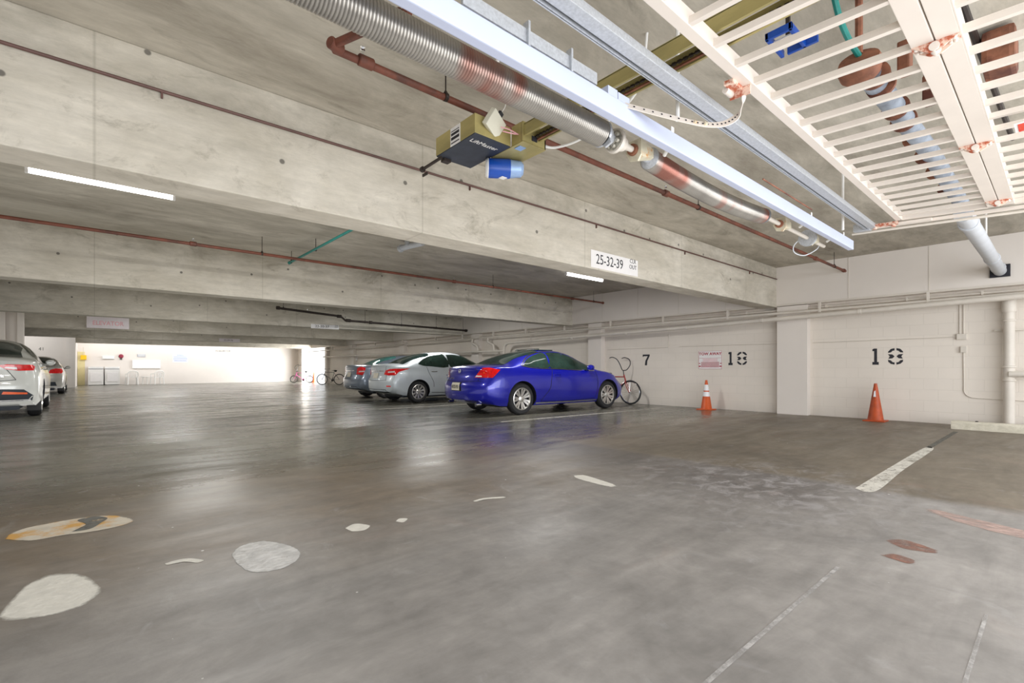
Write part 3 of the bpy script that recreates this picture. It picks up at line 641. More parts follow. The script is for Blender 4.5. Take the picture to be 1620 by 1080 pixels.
coupe = dict(L=4.84, W=1.85, ro=1.10, wb=2.74, wr=.342, rr=.235, arch=.385, spokes=7, style='twin', paint=M['bluepaint'], sideglass=M['glassg'], rearglass=M['glass'],
    top=[(0, 1.0), (.12, 1.045), (.45, 1.07), (.78, 1.085), (1.2, 1.25), (1.65, 1.37), (2.05, 1.425), (2.4, 1.43), (2.75, 1.385), (3.2, 1.20), (3.62, 1.0), (3.95, .95), (4.4, .85), (4.7, .74), (4.84, .66)],
    belt=[(0, .93), (.5, .99), (1.2, .985), (2.2, .945), (3.3, .92), (3.9, .86), (4.5, .74), (4.84, .58)],
    bot=[(0, .33), (.15, .26), (.5, .21), (1.2, .19), (3.7, .19), (4.4, .2), (4.84, .24)],
    rear=[(.25, .12), (.33, .05), (.45, .005), (.62, 0), (.70, .03), (.74, .075), (.95, .115), (1.03, .10), (1.08, .13)],
    front=[(.2, .12), (.35, .02), (.5, 0), (.62, .04), (.75, .2)], wf=W_, plan=.27, planf=.5, tumble=.27,
    side_windows=[('q', [(1.18, 1.06), (1.42, 1.20), (1.72, 1.30), (2.00, 1.345), (1.965, 1.16), (1.93, 1.005), (1.6, 1.01), (1.32, 1.03)]),
                  ('f', [(2.055, 1.35), (2.35, 1.365), (2.62, 1.33), (2.95, 1.20), (3.28, 1.03), (3.36, .955), (3.1, .955), (2.6, .975), (1.985, 1.0), (2.02, 1.17)])],
    trim=[[(1.14, 1.05), (1.5, .998), (2.2, .978), (2.9, .95), (3.4, .935)], [(1.14, 1.06), (1.42, 1.225), (1.75, 1.335), (2.1, 1.38), (2.4, 1.39), (2.68, 1.35), (3.0, 1.21), (3.36, 1.0)]],
    seams=[[(2.0, .97), (1.93, .75), (1.88, .55), (1.72, .38), (1.62, .28)], [(3.42, .92), (3.45, .7), (3.42, .45), (3.36, .30)], [(1.62, .27), (2.5, .25), (3.36, .28)]],
    rear_window=[(.80, -.58), (1.30, -.52), (1.86, -.50), (1.92, 0), (1.86, .50), (1.30, .52), (.80, .58), (.76, 0)],
    windshield=[(2.78, -.52), (2.74, 0), (2.78, .52), (3.55, .68), (3.66, 0), (3.55, -.68)],
    handles=[(2.12, .86)], mirror=(3.17, .985), handle_mat=M['bluepaint'])
blue = empty('coupe', (0, 0, 0), (0, 0, R(-3.0)), 'metallic blue two-door coupe parked nose to the wall beside the red bike', 'car')
cc = make_car(coupe, blue)
cc.decal('tail_light', [(-.12, .80), (.02, .99), (.34, .97), (.28, .80), (.20, .765), (.0, .765)], CORNER(35), M['tail'], blue, mirror=True, off=.008, step=.04) if False else None
def corner_light(c, root, pts, m, a=38, name='tail_light', off=.008):
    return c.decal(name, pts, CORNER(a), m, root, mirror=True, off=off, step=.035)
# outline in metres across the corner view: u grows towards the car's side
def uof(c, x, y, a):   # world of car -> u
    return x * math.sin(R(a)) - y * math.cos(R(a))
u0 = uof(cc, .12, -.55, 38); u1 = uof(cc, .30, -.86, 38)
lt = corner_light(cc, blue, [(u0 - .02, .805), (u0 + .15, 1.0), (u0 + .30, 1.005), (u1 + .15, .965), (u1 + .08, .86), (u1 + .03, .80), (u0 + .1, .80)], M['tail'])
for o in lt: o['label'] = 'red tail light'
for o in corner_light(cc, blue, [(u0 - .0, .812), (u0 + .025, .845), (u0 + .15, .84), (u0 + .16, .818)], M['lensw'], off=.012, name='reverse_light'): pass
for o in corner_light(cc, blue, [(u0 + .17, .89), (u0 + .20, .92), (u0 + .23, .89)], M['amber'], off=.012, name='indicator'): pass
cc.decal('number_plate', [(-.155, .53), (.155, .53), (.155, .685), (-.155, .685)], REAR, M['plate'], blue, off=.02, step=.05)
text('6PZS195', .10, M['blueink'] if False else M['ink'], 'plate_number', blue, (-.028, 0, .605), (R(90), 0, R(-90)), .001, sx=.72)
cc.decal('licence_recess', [(-.20, .515), (.20, .515), (.18, .70), (-.18, .70)], REAR, M['seam'], blue, off=.003)
for ln in ([(-.70, .73), (0, .715), (.70, .73)], [(-.62, .735), (-.60, .80), (-.50, .99), (-.48, 1.02)], [(.62, .735), (.60, .80), (.50, .99), (.48, 1.02)]):
    cc.strip('panel_seam', ln, .009, REAR, M['seam'], blue)
# H badge and lettering on the boot lid
bg = MB()
for seg in ([(-.05, .93), (-.035, .895), (.035, .895), (.05, .93), (.042, .965), (-.042, .965)],): bg.tube([(.095, p, z) for p, z in seg], .006, 8, closed=True)
bg.tube([(.093, -.022, .908), (.095, -.028, .953)], .006, 8).tube([(.093, .022, .908), (.095, .028, .953)], .006, 8).tube([(.093, -.024, .93), (.093, .024, .93)], .005, 8)
bg.build('badge', M['chrome'], blue, smooth=True)
for s_, yy, zz, sz in (('EX-L', .50, .84, .05), ('V6', .50, .775, .05), ('i-VTEC', .28, .775, .045)): text(s_, sz, M['chrome'], 'lettering', blue, (.085, yy, zz), (R(90), 0, R(-90)), .003)
for sg in (-1, 1):
    MB().lathe([(.035, 0), (.038, .12), (.03, .12), (.028, 0)], (-1, 0, 0), (.26, sg * .55, .245), 16, cap=False).build('exhaust_tip', M['chrome'], blue, smooth=True)
MB().box(.7, 4.2, -.60, .60, .16, .24, .03).build('underbody', M['lower'], blue)
MB().tube([(1.95, -.42, 1.42), (2.0, -.40, 1.445), (2.0, 0, 1.455), (2.0, .40, 1.445), (1.95, .42, 1.42)], .008, 8).box(1.98, 2.45, -.38, .38, 1.41, 1.433, .008).build('sunroof', M['glass'], blue)
cc.strip('rocker_trim', [(1.5, .235), (2.5, .225), (3.45, .235)], .03, SIDE, M['chrome'], blue, mirror=True, off=.004)
# rim centre badge handled by hub
def place(root, loc, rz): root.location = loc; root.rotation_euler = (0, 0, rz)
def anchor(root, sp, wx, wy, deg, k=1.0, kz=1.0):
    """stand the car so that its right rear tyre touches the floor at (wx, wy)"""
    a = R(deg); lx, ly = sp['ro'] * k, -(sp['W'] / 2 - .03) * k; root.scale = (k, k, k * kz)
    place(root, (wx - (lx * math.cos(a) - ly * math.sin(a)), wy - (lx * math.sin(a) + ly * math.cos(a)), 0), a)
anchor(blue, coupe, 6.88, 7.58, -3.0)

sedan = dict(L=4.62, W=1.76, ro=.98, wb=2.70, wr=.315, rr=.212, arch=.36, spokes=10, style='single', paint=M['silverpaint'], sideglass=M['glassg'], rearglass=M['glass'],
    top=[(0, 1.05), (.08, 1.10), (.3, 1.125), (.55, 1.135), (.9, 1.27), (1.3, 1.40), (1.75, 1.475), (2.2, 1.495), (2.6, 1.46), (3.05, 1.28), (3.5, 1.06), (3.8, 1.0), (4.3, .86), (4.62, .68)],
    belt=[(0, .95), (.5, .99), (1.2, .985), (2.2, .95), (3.3, .93), (3.8, .88), (4.3, .76), (4.62, .6)],
    bot=[(0, .34), (.15, .28), (.5, .22), (1.2, .2), (3.6, .2), (4.2, .2), (4.62, .25)],
    rear=[(.25, .12), (.34, .04), (.45, .005), (.66, 0), (.72, .05), (.85, .075), (1.02, .07), (1.10, .03), (1.13, .05)],
    front=[(.2, .1), (.35, .02), (.5, 0), (.62, .03), (.8, .2)], wf=[(0, .90), (.08, .945), (.25, .975), (.6, 1.0), (3.7, 1.0), (4.1, .975), (4.4, .93), (4.62, .86)], plan=.25, planf=.45, tumble=.26,
    side_windows=[('r', [(1.02, 1.12), (1.22, 1.25), (1.52, 1.36), (1.86, 1.40), (2.0, 1.40), (2.02, 1.03), (1.4, 1.05), (1.20, 1.06)]),
                  ('f', [(2.08, 1.40), (2.35, 1.41), (2.62, 1.37), (2.95, 1.22), (3.22, 1.06), (3.26, .985), (2.8, 1.0), (2.10, 1.03)])],
    trim=[], seams=[[(2.05, 1.0), (2.06, .7), (2.04, .30)], [(1.27, 1.03), (1.32, .85), (1.45, .6), (1.47, .45)], [(3.30, .94), (3.32, .7), (3.25, .32)], [(1.4, .29), (2.2, .27), (3.25, .30)]],
    rear_window=[(.60, -.58), (1.0, -.52), (1.5, -.50), (1.55, 0), (1.5, .50), (1.0, .52), (.60, .58), (.56, 0)],
    windshield=[(2.62, -.52), (2.58, 0), (2.62, .52), (3.40, .66), (3.52, 0), (3.40, -.66)],
    handles=[(1.50, .90), (2.35, .885)], mirror=(3.05, 1.0), handle_mat=M['chrome'])
def dress_sedan(c, root, tail, plate=True, fog=True):
    a = 38; u = uof(c, .10, -.52, a); w = uof(c, .30, -.82, a)
    corner_light(c, root, [(u + k, z) for k, z in tail], M['tail'])
    corner_light(c, root, [(u + .08, .865), (u + .10, .905), (u + .30, .915), (u + .31, .875)], M['lensw'], off=.012, name='reverse_light')
    if plate: c.decal('number_plate', [(-.15, .70), (.15, .70), (.15, .86), (-.15, .86)], REAR, M['plate'], root, off=.012, step=.05)
    for ln in ([(-.60, .66), (0, .645), (.60, .66)], [(-.56, .66), (-.50, .9), (-.52, 1.05)], [(.56, .66), (.50, .9), (.52, 1.05)]): c.strip('panel_seam', ln, .009, REAR, M['seam'], root)
    c.decal('bumper_insert', [(-.62, .30), (.62, .30), (.55, .40), (-.55, .40)], REAR, M['lower'], root, off=.005)
    if fog: 
        for sg in (-1, 1): c.decal('reflector', [(sg * .60, .47), (sg * .74, .47), (sg * .74, .51), (sg * .60, .51)], REAR, M['tail'], root, off=.006, step=.05)
    MB().box(.6, 4.2, -.58, .58, .15, .24, .03).build('underbody', M['lower'], root)
    c.decal('boot_trim', [(-.40, .90), (.40, .90), (.40, .925), (-.40, .925)], REAR, M['chrome'], root, off=.008)
silver = empty('sedan', label='pale silver four-door sedan parked between the blue coupe and a grey sedan', cat='car')
cs = make_car(sedan, silver); dress_sedan(cs, silver, [(-.06, .82), (.0, .93), (.15, .975), (.62, .985), (.40, .89), (.34, .80), (.1, .79)])
text('S', .09, M['chrome'], 'badge', silver, (.058, 0, .985), (R(90), 0, R(-90)), .003)
anchor(silver, sedan, 7.05, 12.2, -1.0)
import copy as _cp
sed2 = dict(sedan); sed2.update(paint=M['darkpaint'], rearglass=M['glasst'], sideglass=M['glass'], L=4.62,
    top=[(0, 1.04), (.06, 1.10), (.25, 1.11), (.6, 1.12), (1.0, 1.27), (1.45, 1.40), (1.85, 1.45), (2.2, 1.455), (2.6, 1.41), (3.05, 1.24), (3.5, 1.03), (3.8, .98), (4.3, .84), (4.62, .66)],
    side_windows=[('r', [(1.15, 1.11), (1.35, 1.23), (1.62, 1.32), (1.90, 1.36), (2.0, 1.36), (2.02, 1.03), (1.5, 1.05), (1.28, 1.06)]), ('f', [(2.08, 1.36), (2.35, 1.37), (2.62, 1.33), (2.95, 1.18), (3.2, 1.04), (3.26, .985), (2.8, 1.0), (2.10, 1.03)])])
grey = empty('sedan', label='dark grey sedan with teal rear window, farthest of the three along the wall', cat='car')
cg = make_car(sed2, grey); dress_sedan(cg, grey, [(-.02, .80), (.02, 1.0), (.16, 1.04), (.32, 1.0), (.30, .86), (.24, .77)], fog=False)
anchor(grey, sed2, 7.3, 14.75, -1.0)

# ---- cars along the left side, noses pointing away
fus = dict(L=4.87, W=1.86, ro=1.08, wb=2.85, wr=.335, rr=.235, arch=.375, spokes=10, style='single', paint=M['pearl'], sideglass=M['glass'], rearglass=M['glass'],
    top=[(0, 1.04), (.08, 1.10), (.3, 1.12), (.50, 1.13), (.95, 1.28), (1.5, 1.42), (2.0, 1.475), (2.4, 1.475), (2.85, 1.40), (3.3, 1.22), (3.75, 1.03), (4.1, .97), (4.6, .84), (4.87, .68)],
    belt=[(0, .96), (.5, 1.0), (1.2, .995), (2.4, .96), (3.5, .93), (4.1, .86), (4.6, .74), (4.87, .6)],
    bot=[(0, .33), (.15, .27), (.5, .22), (1.2, .2), (3.8, .2), (4.4, .2), (4.87, .25)],
    rear=[(.22, .12), (.34, .04), (.45, .0), (.62, 0), (.75, .04), (.95, .06), (1.05, .04), (1.13, .06)],
    front=[(.2, .1), (.35, .02), (.5, 0), (.62, .03), (.8, .2)], wf=[(0, .90), (.08, .945), (.25, .975), (.6, 1.0), (3.9, 1.0), (4.3, .975), (4.6, .93), (4.87, .86)], plan=.25, planf=.45, tumble=.27,
    side_windows=[('r', [(1.0, 1.13), (1.3, 1.26), (1.65, 1.36), (2.1, 1.39), (2.1, 1.04), (1.4, 1.06)]), ('f', [(2.18, 1.39), (2.5, 1.385), (2.85, 1.32), (3.2, 1.18), (3.45, 1.04), (3.45, .99), (2.2, 1.04)])],
    trim=[[(1.0, 1.10), (1.5, 1.04), (2.4, 1.015), (3.45, .965)]], seams=[[(2.14, 1.0), (2.16, .7), (2.14, .30)], [(3.45, .94), (3.47, .7), (3.40, .32)], [(1.5, .29), (2.4, .27), (3.4, .30)]],
    rear_window=[(.56, -.66), (.9, -.61), (1.45, -.55), (1.50, 0), (1.45, .55), (.9, .61), (.56, .66), (.52, 0)],
    windshield=[(2.9, -.52), (2.86, 0), (2.9, .52), (3.65, .68), (3.78, 0), (3.65, -.68)],
    handles=[(1.5, .90), (2.5, .885)], mirror=(3.25, 1.0), handle_mat=M['chrome'])
white = empty('sedan', label='pearl white sedan with slim red tail lights at the left edge, seen from behind', cat='car')
cf = make_car(fus, white)
a = 25; u = uof(cf, .05, -.40, a)
corner_light(cf, white, [(u - .02, .955), (u + .10, .975), (u + .45, .965), (u + .50, .93), (u + .46, .865), (u + .25, .86), (u + .08, .885)], M['tail'], a=25)
corner_light(cf, white, [(u + .06, .905), (u + .08, .925), (u + .22, .925), (u + .23, .88)], M['lensw'], a=25, off=.012, name='reverse_light')
cf.decal('bumper_insert', [(-.80, .33), (.80, .33), (.82, .42), (.70, .53), (0, .56), (-.70, .53), (-.82, .42)], REAR, M['lower'], white, off=.005)
for sg in (-1, 1): cf.decal('reflector', [(sg * .42, .455), (sg * .74, .445), (sg * .74, .475), (sg * .44, .50)], REAR, M['amber'], white, off=.01, step=.05)
cf.decal('bumper_trim', [(-.78, .325), (.78, .325), (.78, .355), (-.78, .355)], REAR, M['chrome'], white, off=.012)
for ln in ([(-.60, .70), (0, .66), (.60, .70)], [(-.60, .70), (-.48, .88)], [(.60, .70), (.48, .88)]): cf.strip('panel_seam', ln, .009, REAR, M['seam'], white)
cf.decal('boot_trim', [(-.45, .75), (.45, .75), (.42, .79), (-.42, .79)], REAR, M['chrome'], white, off=.008)
cf.decal('number_plate', [(-.15, .58), (.15, .58), (.15, .73), (-.15, .73)], REAR, M['plate'], white, off=.012, step=.05)
MB().box(.5, 4.4, -.62, .62, .15, .26, .03).build('underbody', M['lower'], white)
anchor(white, fus, -.84, 14.3, 90.8, 1.05, 1.05)
sed3 = dict(fus); sed3.update(paint=M['taupe'])
taupe = empty('sedan', label='silver beige sedan parked beyond the pearl white one on the left', cat='car')
ct = make_car(sed3, taupe)
u = uof(ct, .10, -.50, 38)
corner_light(ct, taupe, [(u - .02, .80), (u + .02, .93), (u + .15, .99), (u + .40, .97), (u + .44, .88), (u + .34, .80)], M['tail'])
ct.decal('bumper_insert', [(-.70, .33), (.70, .33), (.66, .48), (-.66, .48)], REAR, M['lower'], taupe, off=.005)
ct.decal('number_plate', [(-.15, .70), (.15, .70), (.15, .86), (-.15, .86)], REAR, M['plate'], taupe, off=.012, step=.05)
MB().box(.5, 4.4, -.62, .62, .15, .26, .03).build('underbody', M['lower'], taupe)
anchor(taupe, sed3, -.88, 25.9, 90.5)
# ------------------------------------------------------------------ overhead gate, spring shaft and operator
def ribbed(name, x0, x1, y, z, r, m, parent, pitch=.0125, sag=0.0, n=28):
    g = MB(); rings = []; k = int((x1 - x0) / pitch)
    for i in range(k):
        for f, dr in ((0.0, -.0045), (.28, .0), (.5, .0008), (.78, .0)):
            x = x0 + (i + f) * pitch; t = (x - x0) / (x1 - x0); zz = z - sag * math.sin(math.pi * t)
            rings.append([g.bm.verts.new((x + .02 * math.cos(2 * math.pi * j / n) * 0.2, y + math.cos(2 * math.pi * j / n) * (r + dr), zz + math.sin(2 * math.pi * j / n) * (r + dr))) for j in range(n)])
    for A, B in zip(rings, rings[1:]):
        for j in range(n): g.bm.faces.new((A[j], A[(j + 1) % n], B[(j + 1) % n], B[j]))
    g.bm.faces.new(rings[0][::-1]); g.bm.faces.new(rings[-1])
    return g.build(name, m, parent, smooth=True, ang=70)
SY, SZ = 1.78, 2.37
hd = MB().box(-1.2, 6.42, 1.55, 1.603, 2.325, 2.425, .006).build('header_tube', M['lav'])
tag(hd, 'long pale blue painted steel tube running under the ceiling beside the spring shaft', 'beam')
hd['kind'] = 'thing'
br = MB().box(1.1, 1.93, 1.56, 1.575, 2.44, 2.50).box(1.44, 1.452, 1.545, 1.58, 2.42, 2.53).box(1.72, 1.732, 1.545, 1.58, 2.42, 2.53).build('stiffener', M['galv'], hd)
for x in (2.62, 5.05, 6.05): MB().box(x, x + .03, 1.552, 1.556, 2.42, 2.455).build('bracket_tab', M['white'], hd)
MB().box(2.02, 2.10, 1.56, 1.64, 2.43, 2.475).box(2.12, 2.22, 1.57, 1.66, 2.435, 2.48).build('bracket_tab', M['lav'], hd)
MB().tube([(3.9, 1.53, 2.46), (5.0, 1.53, 2.46)], .006, 6).build('rod', M['copper'], hd)
sh = empty('spring_shaft', (0, 0, 0), label='white shaft on bearing brackets carrying the two big coil springs', cat='shaft')
MB().tube([(2.30, SY, SZ), (6.2, SY, SZ)], .019, 16).build('shaft', M['pipew'], sh, smooth=True)
def bearing(x, parent, s=1.0):
    o = empty('bearing_bracket', (0, 0, 0)); o.parent = parent
    g = MB(); pl = [(-.055, .06), (.03, .06), (.06, .0), (.03, -.06), (-.03, -.075), (-.055, -.04)]
    g.prism([(SY + a * s, SZ + b * s) for a, b in pl], x, x + .015, lambda p, q, d: (d, p, q))
    g.prism([(SY - .055 * s, SZ + .05 * s), (SY - .055 * s, SZ - .05 * s), (SY + .03 * s, SZ - .06 * s), (SY + .02 * s, SZ + .05 * s)], x + .015, x + .14, lambda p, q, d: (d, p if d < x + .1 else min(p, SY - .03), q if d < x + .1 else SZ + (q - SZ) * .55))
    g.build('housing', M['brass'], o)
    MB().lathe([(.034, -.02), (.036, .0), (.03, .02)], (1, 0, 0), (x, SY, SZ), 20).build('bearing', M['copper'], o, smooth=True)
    MB().tube([(x + .11, 1.60, 2.36), (x + .16, 1.66, 2.345)], .012, 8).build('bolt', M['white'], o)
    return o
for x in (2.56, 4.92, 5.72): bearing(x, sh)
g = MB(); g.lathe([(.07, 0), (.073, .02), (.055, .03)], (1, 0, 0), (2.36, SY, SZ), 28).lathe([(.055, .03), (.04, .09), (.022, .10), (.021, .14)], (1, 0, 0), (2.36, SY, SZ), 24)
g.build('flange', M['pipew'], sh, smooth=True)
g = MB()
for k in range(7):
    a = k * 2 * math.pi / 7; g.lathe([(.012, -.02), (.012, 0), (.004, .004)][::-1], (1, 0, 0), (2.35, SY + .042 * math.cos(a), SZ + .042 * math.sin(a)), 8)
g.lathe([(.06, -.006), (.06, 0)], (1, 0, 0), (2.36, SY, SZ), 24).lathe([(.028, -.03), (.028, 0)], (1, 0, 0), (2.35, SY, SZ), 16)
g.build('hub_casting', M['cast'], sh)
g = MB(); g.tube(smooth_path([(5.70, SY + .04, SZ + .03), (5.66, SY + .12, SZ - .05), (5.72, SY + .14, SZ - .12), (5.9, SY + .1, SZ - .13), (6.02, SY + .02, SZ - .06), (6.05, SY, SZ)]), .006, 8)
g.lathe([(.085, 0), (.085, .012), (.07, .014), (.07, .02), (.085, .022), (.085, .034)], (1, 0, 0), (5.66, SY, SZ), 28)
g.build('cable_drum', M['galv'], sh, smooth=True)
s1 = empty('torsion_spring', label='longer of the two big rust-banded coil springs, running above the opener box', cat='spring', group='coil springs on the gate shaft')
ribbed('coil', -1.0, 2.24, SY, SZ, .073, M['spring'], s1, pitch=.0145)
MB().lathe([(.072, 0), (.075, .012), (.05, .06), (.03, .075), (.03, .10)], (1, 0, 0), (2.235, SY, SZ), 28).prism([(SY - .075, SZ - .075), (SY - .03, SZ - .09), (SY + .03, SZ - .02), (SY - .02, SZ + .06)], 2.235, 2.25, lambda p, q, d: (d, p, q)).build('end_cone', M['galv'], s1, smooth=True)
s2 = empty('torsion_spring', label='shorter sagging coil spring between the two rusty yellow bearing brackets', cat='spring', group='coil springs on the gate shaft')
ribbed('coil', 2.74, 4.55, SY + .01, SZ - .0, .068, M['spring'], s2, sag=.04, pitch=.0145)
MB().lathe([(.03, -.10), (.035, -.02), (.068, .0)], (1, 0, 0), (2.74, SY, SZ), 24).build('end_cone', M['galv'], s2, smooth=True)
MB().lathe([(.068, 0), (.06, .02), (.028, .04), (.024, .09)], (1, 0, 0), (4.545, SY, SZ), 24).build('winding_cone', M['galv'], s2, smooth=True)

# galvanised track between the header tube and the gate
tr = empty('guide_track', label='galvanised grooved track parallel to the gate, cut square at its far end', cat='track')
MB().box(-1.2, 6.42, 1.341, 1.410, 2.52, 2.56, .004).build('channel', M['galv'], tr)
MB().box(-1.2, 6.42, 1.412, 1.420, 2.535, 2.56).box(-1.2, 6.42, 1.427, 1.432, 2.52, 2.56).box(-1.2, 6.42, 1.438, 1.443, 2.52, 2.56).box(-1.2, 6.42, 1.341, 1.443, 2.555, 2.562).build('groove', M['galv'], tr)
# rods from the ceiling
rods = [(1.98, 2.42, 3.2, 2.75), (2.60, 1.50, 3.2, 2.46), (5.9, 1.52, 3.2, 2.44), (9.4, .72, 3.2, 2.62)]
for x, y, a, b in rods:
    o = MB().tube([(x, y, a), (x, y, b)], .012, 8).build('hanger_rod', M['white'], None, smooth=True)
    tag(o, 'thin white rod hanging straight down from the concrete ceiling', 'rod', 'white hanger rods under the ceiling')
rl = {1.98: 'thin white hanger rod just behind the opener box', 2.60: 'thin white hanger rod beside the perforated curved strap', 5.9: 'thin white hanger rod near the far end of the pale blue tube', 9.4: 'thin white hanger rod beside the big grey pipe near the wall'}
for o in C.objects:
    if o.name.startswith('hanger_rod'):
        x = round(sum(v.co.x for v in o.data.vertices) / len(o.data.vertices), 2); o['label'] = rl[min(rl, key=lambda k: abs(k - x))]; del o['group']

# ---- the gate lying open under the ceiling
G = empty('overhead_gate', (0, 1.13, 2.545), (R(2.79), 0, 0), 'white steel bar gate swung up flat under the ceiling at top right', 'gate')
x0, x1 = -1.0, 6.40
def leaf_frame(ya, yb, nm):
    g = MB(); t = .045
    g.box(x0, x1, yb - (.055 if nm == 'frame' else .083), yb, -.0, .075, .003)
    g.box(x0, x1, ya, ya + (.083 if nm == 'frame' else .055), -.0, .05, .003)
    g.box(x1 - .05, x1, ya, yb, 0, .05, .003)
    return g.build(nm, M['gatew'], G)
f1 = leaf_frame(-.735, 0.035, 'frame'); f2 = leaf_frame(-1.62, -.741, 'leaf_frame'); f2.name = 'frame'
def bars(ya, yb, nm):
    g = MB(); x = x1 - .23
    while x > x0: g.box(x - .014, x + .014, ya, yb, .004, .036); x -= .2300
    return g.build(nm, M['gatew'], G)
bars(-.655, -.02, 'bars'); bars(-1.57, -.823, 'bars')
MB().box(x0, x1, -.829, -.824, .0, .075).build('edge_flange', M['gatew'], G)
def hinge(x):
    h = empty('hinge', (x, -.738, 0)); h.parent = G
    g = MB()
    for s_ in (-1, 1):
        pts = [(-.085, 0), (.085, 0), (.06, -.018), (.02, -.045), (-.02, -.045), (-.06, -.018)]
        g.prism(pts, s_ * .022 - .003, s_ * .022 + .003, lambda p, q, d: (d, p, q))
    g.box(-.026, .026, -.085, .085, -.004, .0); g.build('hinge_plate', M['copper2'], h)
    MB().lathe([(.02, -.034), (.02, .034)], (1, 0, 0), (0, 0, -.026), 16).build('hinge_pin', M['gatew'], h, smooth=True)
    g = MB()
    for yy in (-.068, -.052, .052, .068):
        for xx in (-.016, .016): g.lathe([(.008, 0), (.008, .012), (.003, .015)], (0, 0, -1), (xx, yy, -.004), 8)
    g.build('bolt', M['gatew'], h)
M['copper2'] = mat('rust_streaked_cream_paint', s2l(232, 205, 188), 0.45, vary=0.08, scale=8, rust=s2l(184, 96, 66), rustamt=0.5, rscale=22)
for x in (2.40, 2.95, 4.50, 6.15): hinge(x)
# side rail of the gate with its pivot gear
MB().box(x1 + .02, x1 + .06, -1.6, .30, -.035, -.005, .004).build('side_rail', M['gatew'], G)
MB().tube([(x1 + .09, .45, -.05), (x1 + .09, -1.6, -.05)], .014, 10).build('side_bar', M['pipew'], G, smooth=True)
g = MB().box(x1 - .01, x1 + .05, .26, .42, -.05, .03, .006); g.build('end_bracket', M['galv'], G)
g = MB().box(x1 - .04, x1 + .02, .02, .24, -.03, .0, .004).lathe([(.02, 0), (.02, .02)], (0, 0, -1), (x1, .06, -.03), 12).lathe([(.02, 0), (.02, .02)], (0, 0, -1), (x1, .22, -.03), 12)
g.build('roller_bracket', M['copper2'], G)
MB().box(x1 - .02, x1 + .03, -.25, .02, -.035, -.01, .004).build('link_bar', M['gatew'], G)
# pivot bracket at the edge of the gate
pv = empty('pivot_bracket', (2.66, .05, 0)); pv.parent = G
MB().box(-.09, .03, -.02, .03, -.02, .0).box(.03, .038, -.06, .05, -.05, .01).build('bracket_plate', M['copper2'], pv)
MB().lathe([(.018, -.02), (.018, .05)], (1, 0, 0), (-.03, .04, -.025), 12).build('pin', M['gatew'], pv, smooth=True)
# perforated strap from the header tube up to the gate edge
arm_pts = smooth_path([(2.12, 1.60, 2.44), (2.28, 1.49, 2.40), (2.44, 1.38, 2.364), (2.56, 1.31, 2.352), (2.65, 1.25, 2.362), (2.70, 1.20, 2.40), (2.695, 1.165, 2.45), (2.68, 1.15, 2.49)], 8)
g = MB(); prev = None
for i, p in enumerate(arm_pts):
    a = arm_pts[max(i - 1, 0)]; b = arm_pts[min(i + 1, len(arm_pts) - 1)]; t = (b - a).normalized(); w_ = Vector((0, 0, 1)).cross(t).normalized(); up = t.cross(w_)
    w_ = (w_ * .55 + up * .83).normalized(); nn = t.cross(w_)
    r = [g.bm.verts.new(p + w_ * .024 + nn * .002), g.bm.verts.new(p - w_ * .024 + nn * .002), g.bm.verts.new(p - w_ * .024 - nn * .002), g.bm.verts.new(p + w_ * .024 - nn * .002)]
    if prev:
        for j in range(4): g.bm.faces.new((prev[j], prev[(j + 1) % 4], r[(j + 1) % 4], r[j]))
    prev = r
arm = g.build('perforated_strap', M['gatew']); tag(arm, 'curved cream perforated metal strap joining the blue tube to the gate edge', 'strap')
g = MB()
for i in range(3, len(arm_pts) - 14, 2):
    p = arm_pts[i]; g.lathe([(.005, -.006), (.005, .006)], (-.15, -.75, .6), p, 8)
g.build('slot', M['seam'], arm)
for k_, r_ in ((24, .012), (20, .009)): MB().lathe([(r_, -.01), (r_, .012)], (-.15, -.75, .6), arm_pts[k_], 12).build('bolt', M['brass'], arm)
# red reflector sign on the gate
rf = empty('reflector', (4.13, .12, 2.425), label='red reflector plate with a white border hung on the gate at the right edge', cat='reflector')
MB().box(-.075, .075, -.10, .075, -.004, .0, .001).build('plate', M['sign'], rf); MB().box(-.062, .062, -.09, .06, -.008, -.004, .001).build('lens', M['redrefl'], rf)
# ---- operator rail, chain, motor head
OX = 2.33
op = empty('gate_opener', (0, 0, 0), label='gate opener with dark cover and blue motor hanging from the olive rail', cat='opener')
cas = MB().box(1.95, 2.27, 2.627, 3.12, 2.602, 2.735, .003).build('casing', M['olive'], op)
MB().box(1.952, 2.268, 2.63, 3.115, 2.594, 2.602, .002).build('cover', M['navy'], op)
text('LiftMaster', .062, M['white'], 'logo', op, (2.10, 2.72, 2.5925), (R(180), 0, 0), .0006, sx=.95)
MB().box(1.947, 1.95, 2.80, 2.92, 2.60, 2.73).build('label_plate', M['sign'], op)
g = MB()
for k, (a, b) in enumerate(((2.615, 2.622), (2.64, 2.66), (2.672, 2.69), (2.70, 2.705))): g.box(1.9455, 1.947, 2.81, 2.91, a, b)
g.build('label_print', M['ink'], op)
mt = empty('radio_box', (2.10, 2.60, 2.70), (R(30), R(14), R(24))); mt.parent = op
MB().box(-.085, .085, -.02, .022, -.065, .06, .006).build('box_shell', M['offw'], mt); MB().box(-.02, .02, -.01, .01, .062, .09, .002).build('plug', M['black'], mt)
MB().tube(smooth_path([(0, 0, .09), (-.02, -.02, .12), (-.05, -.03, .15)]), .0025, 6).build('aerial', M['white'], mt)
g = MB().box(2.275, 2.50, 2.50, 2.515, 2.60, 2.74).box(2.275, 2.50, 2.50, 2.86, 2.595, 2.602).box(2.49, 2.50, 2.50, 2.60, 2.60, 2.67).box(2.275, 2.282, 2.52, 2.62, 2.60, 2.74)
g.build('mounting_bracket', M['olive'], op)
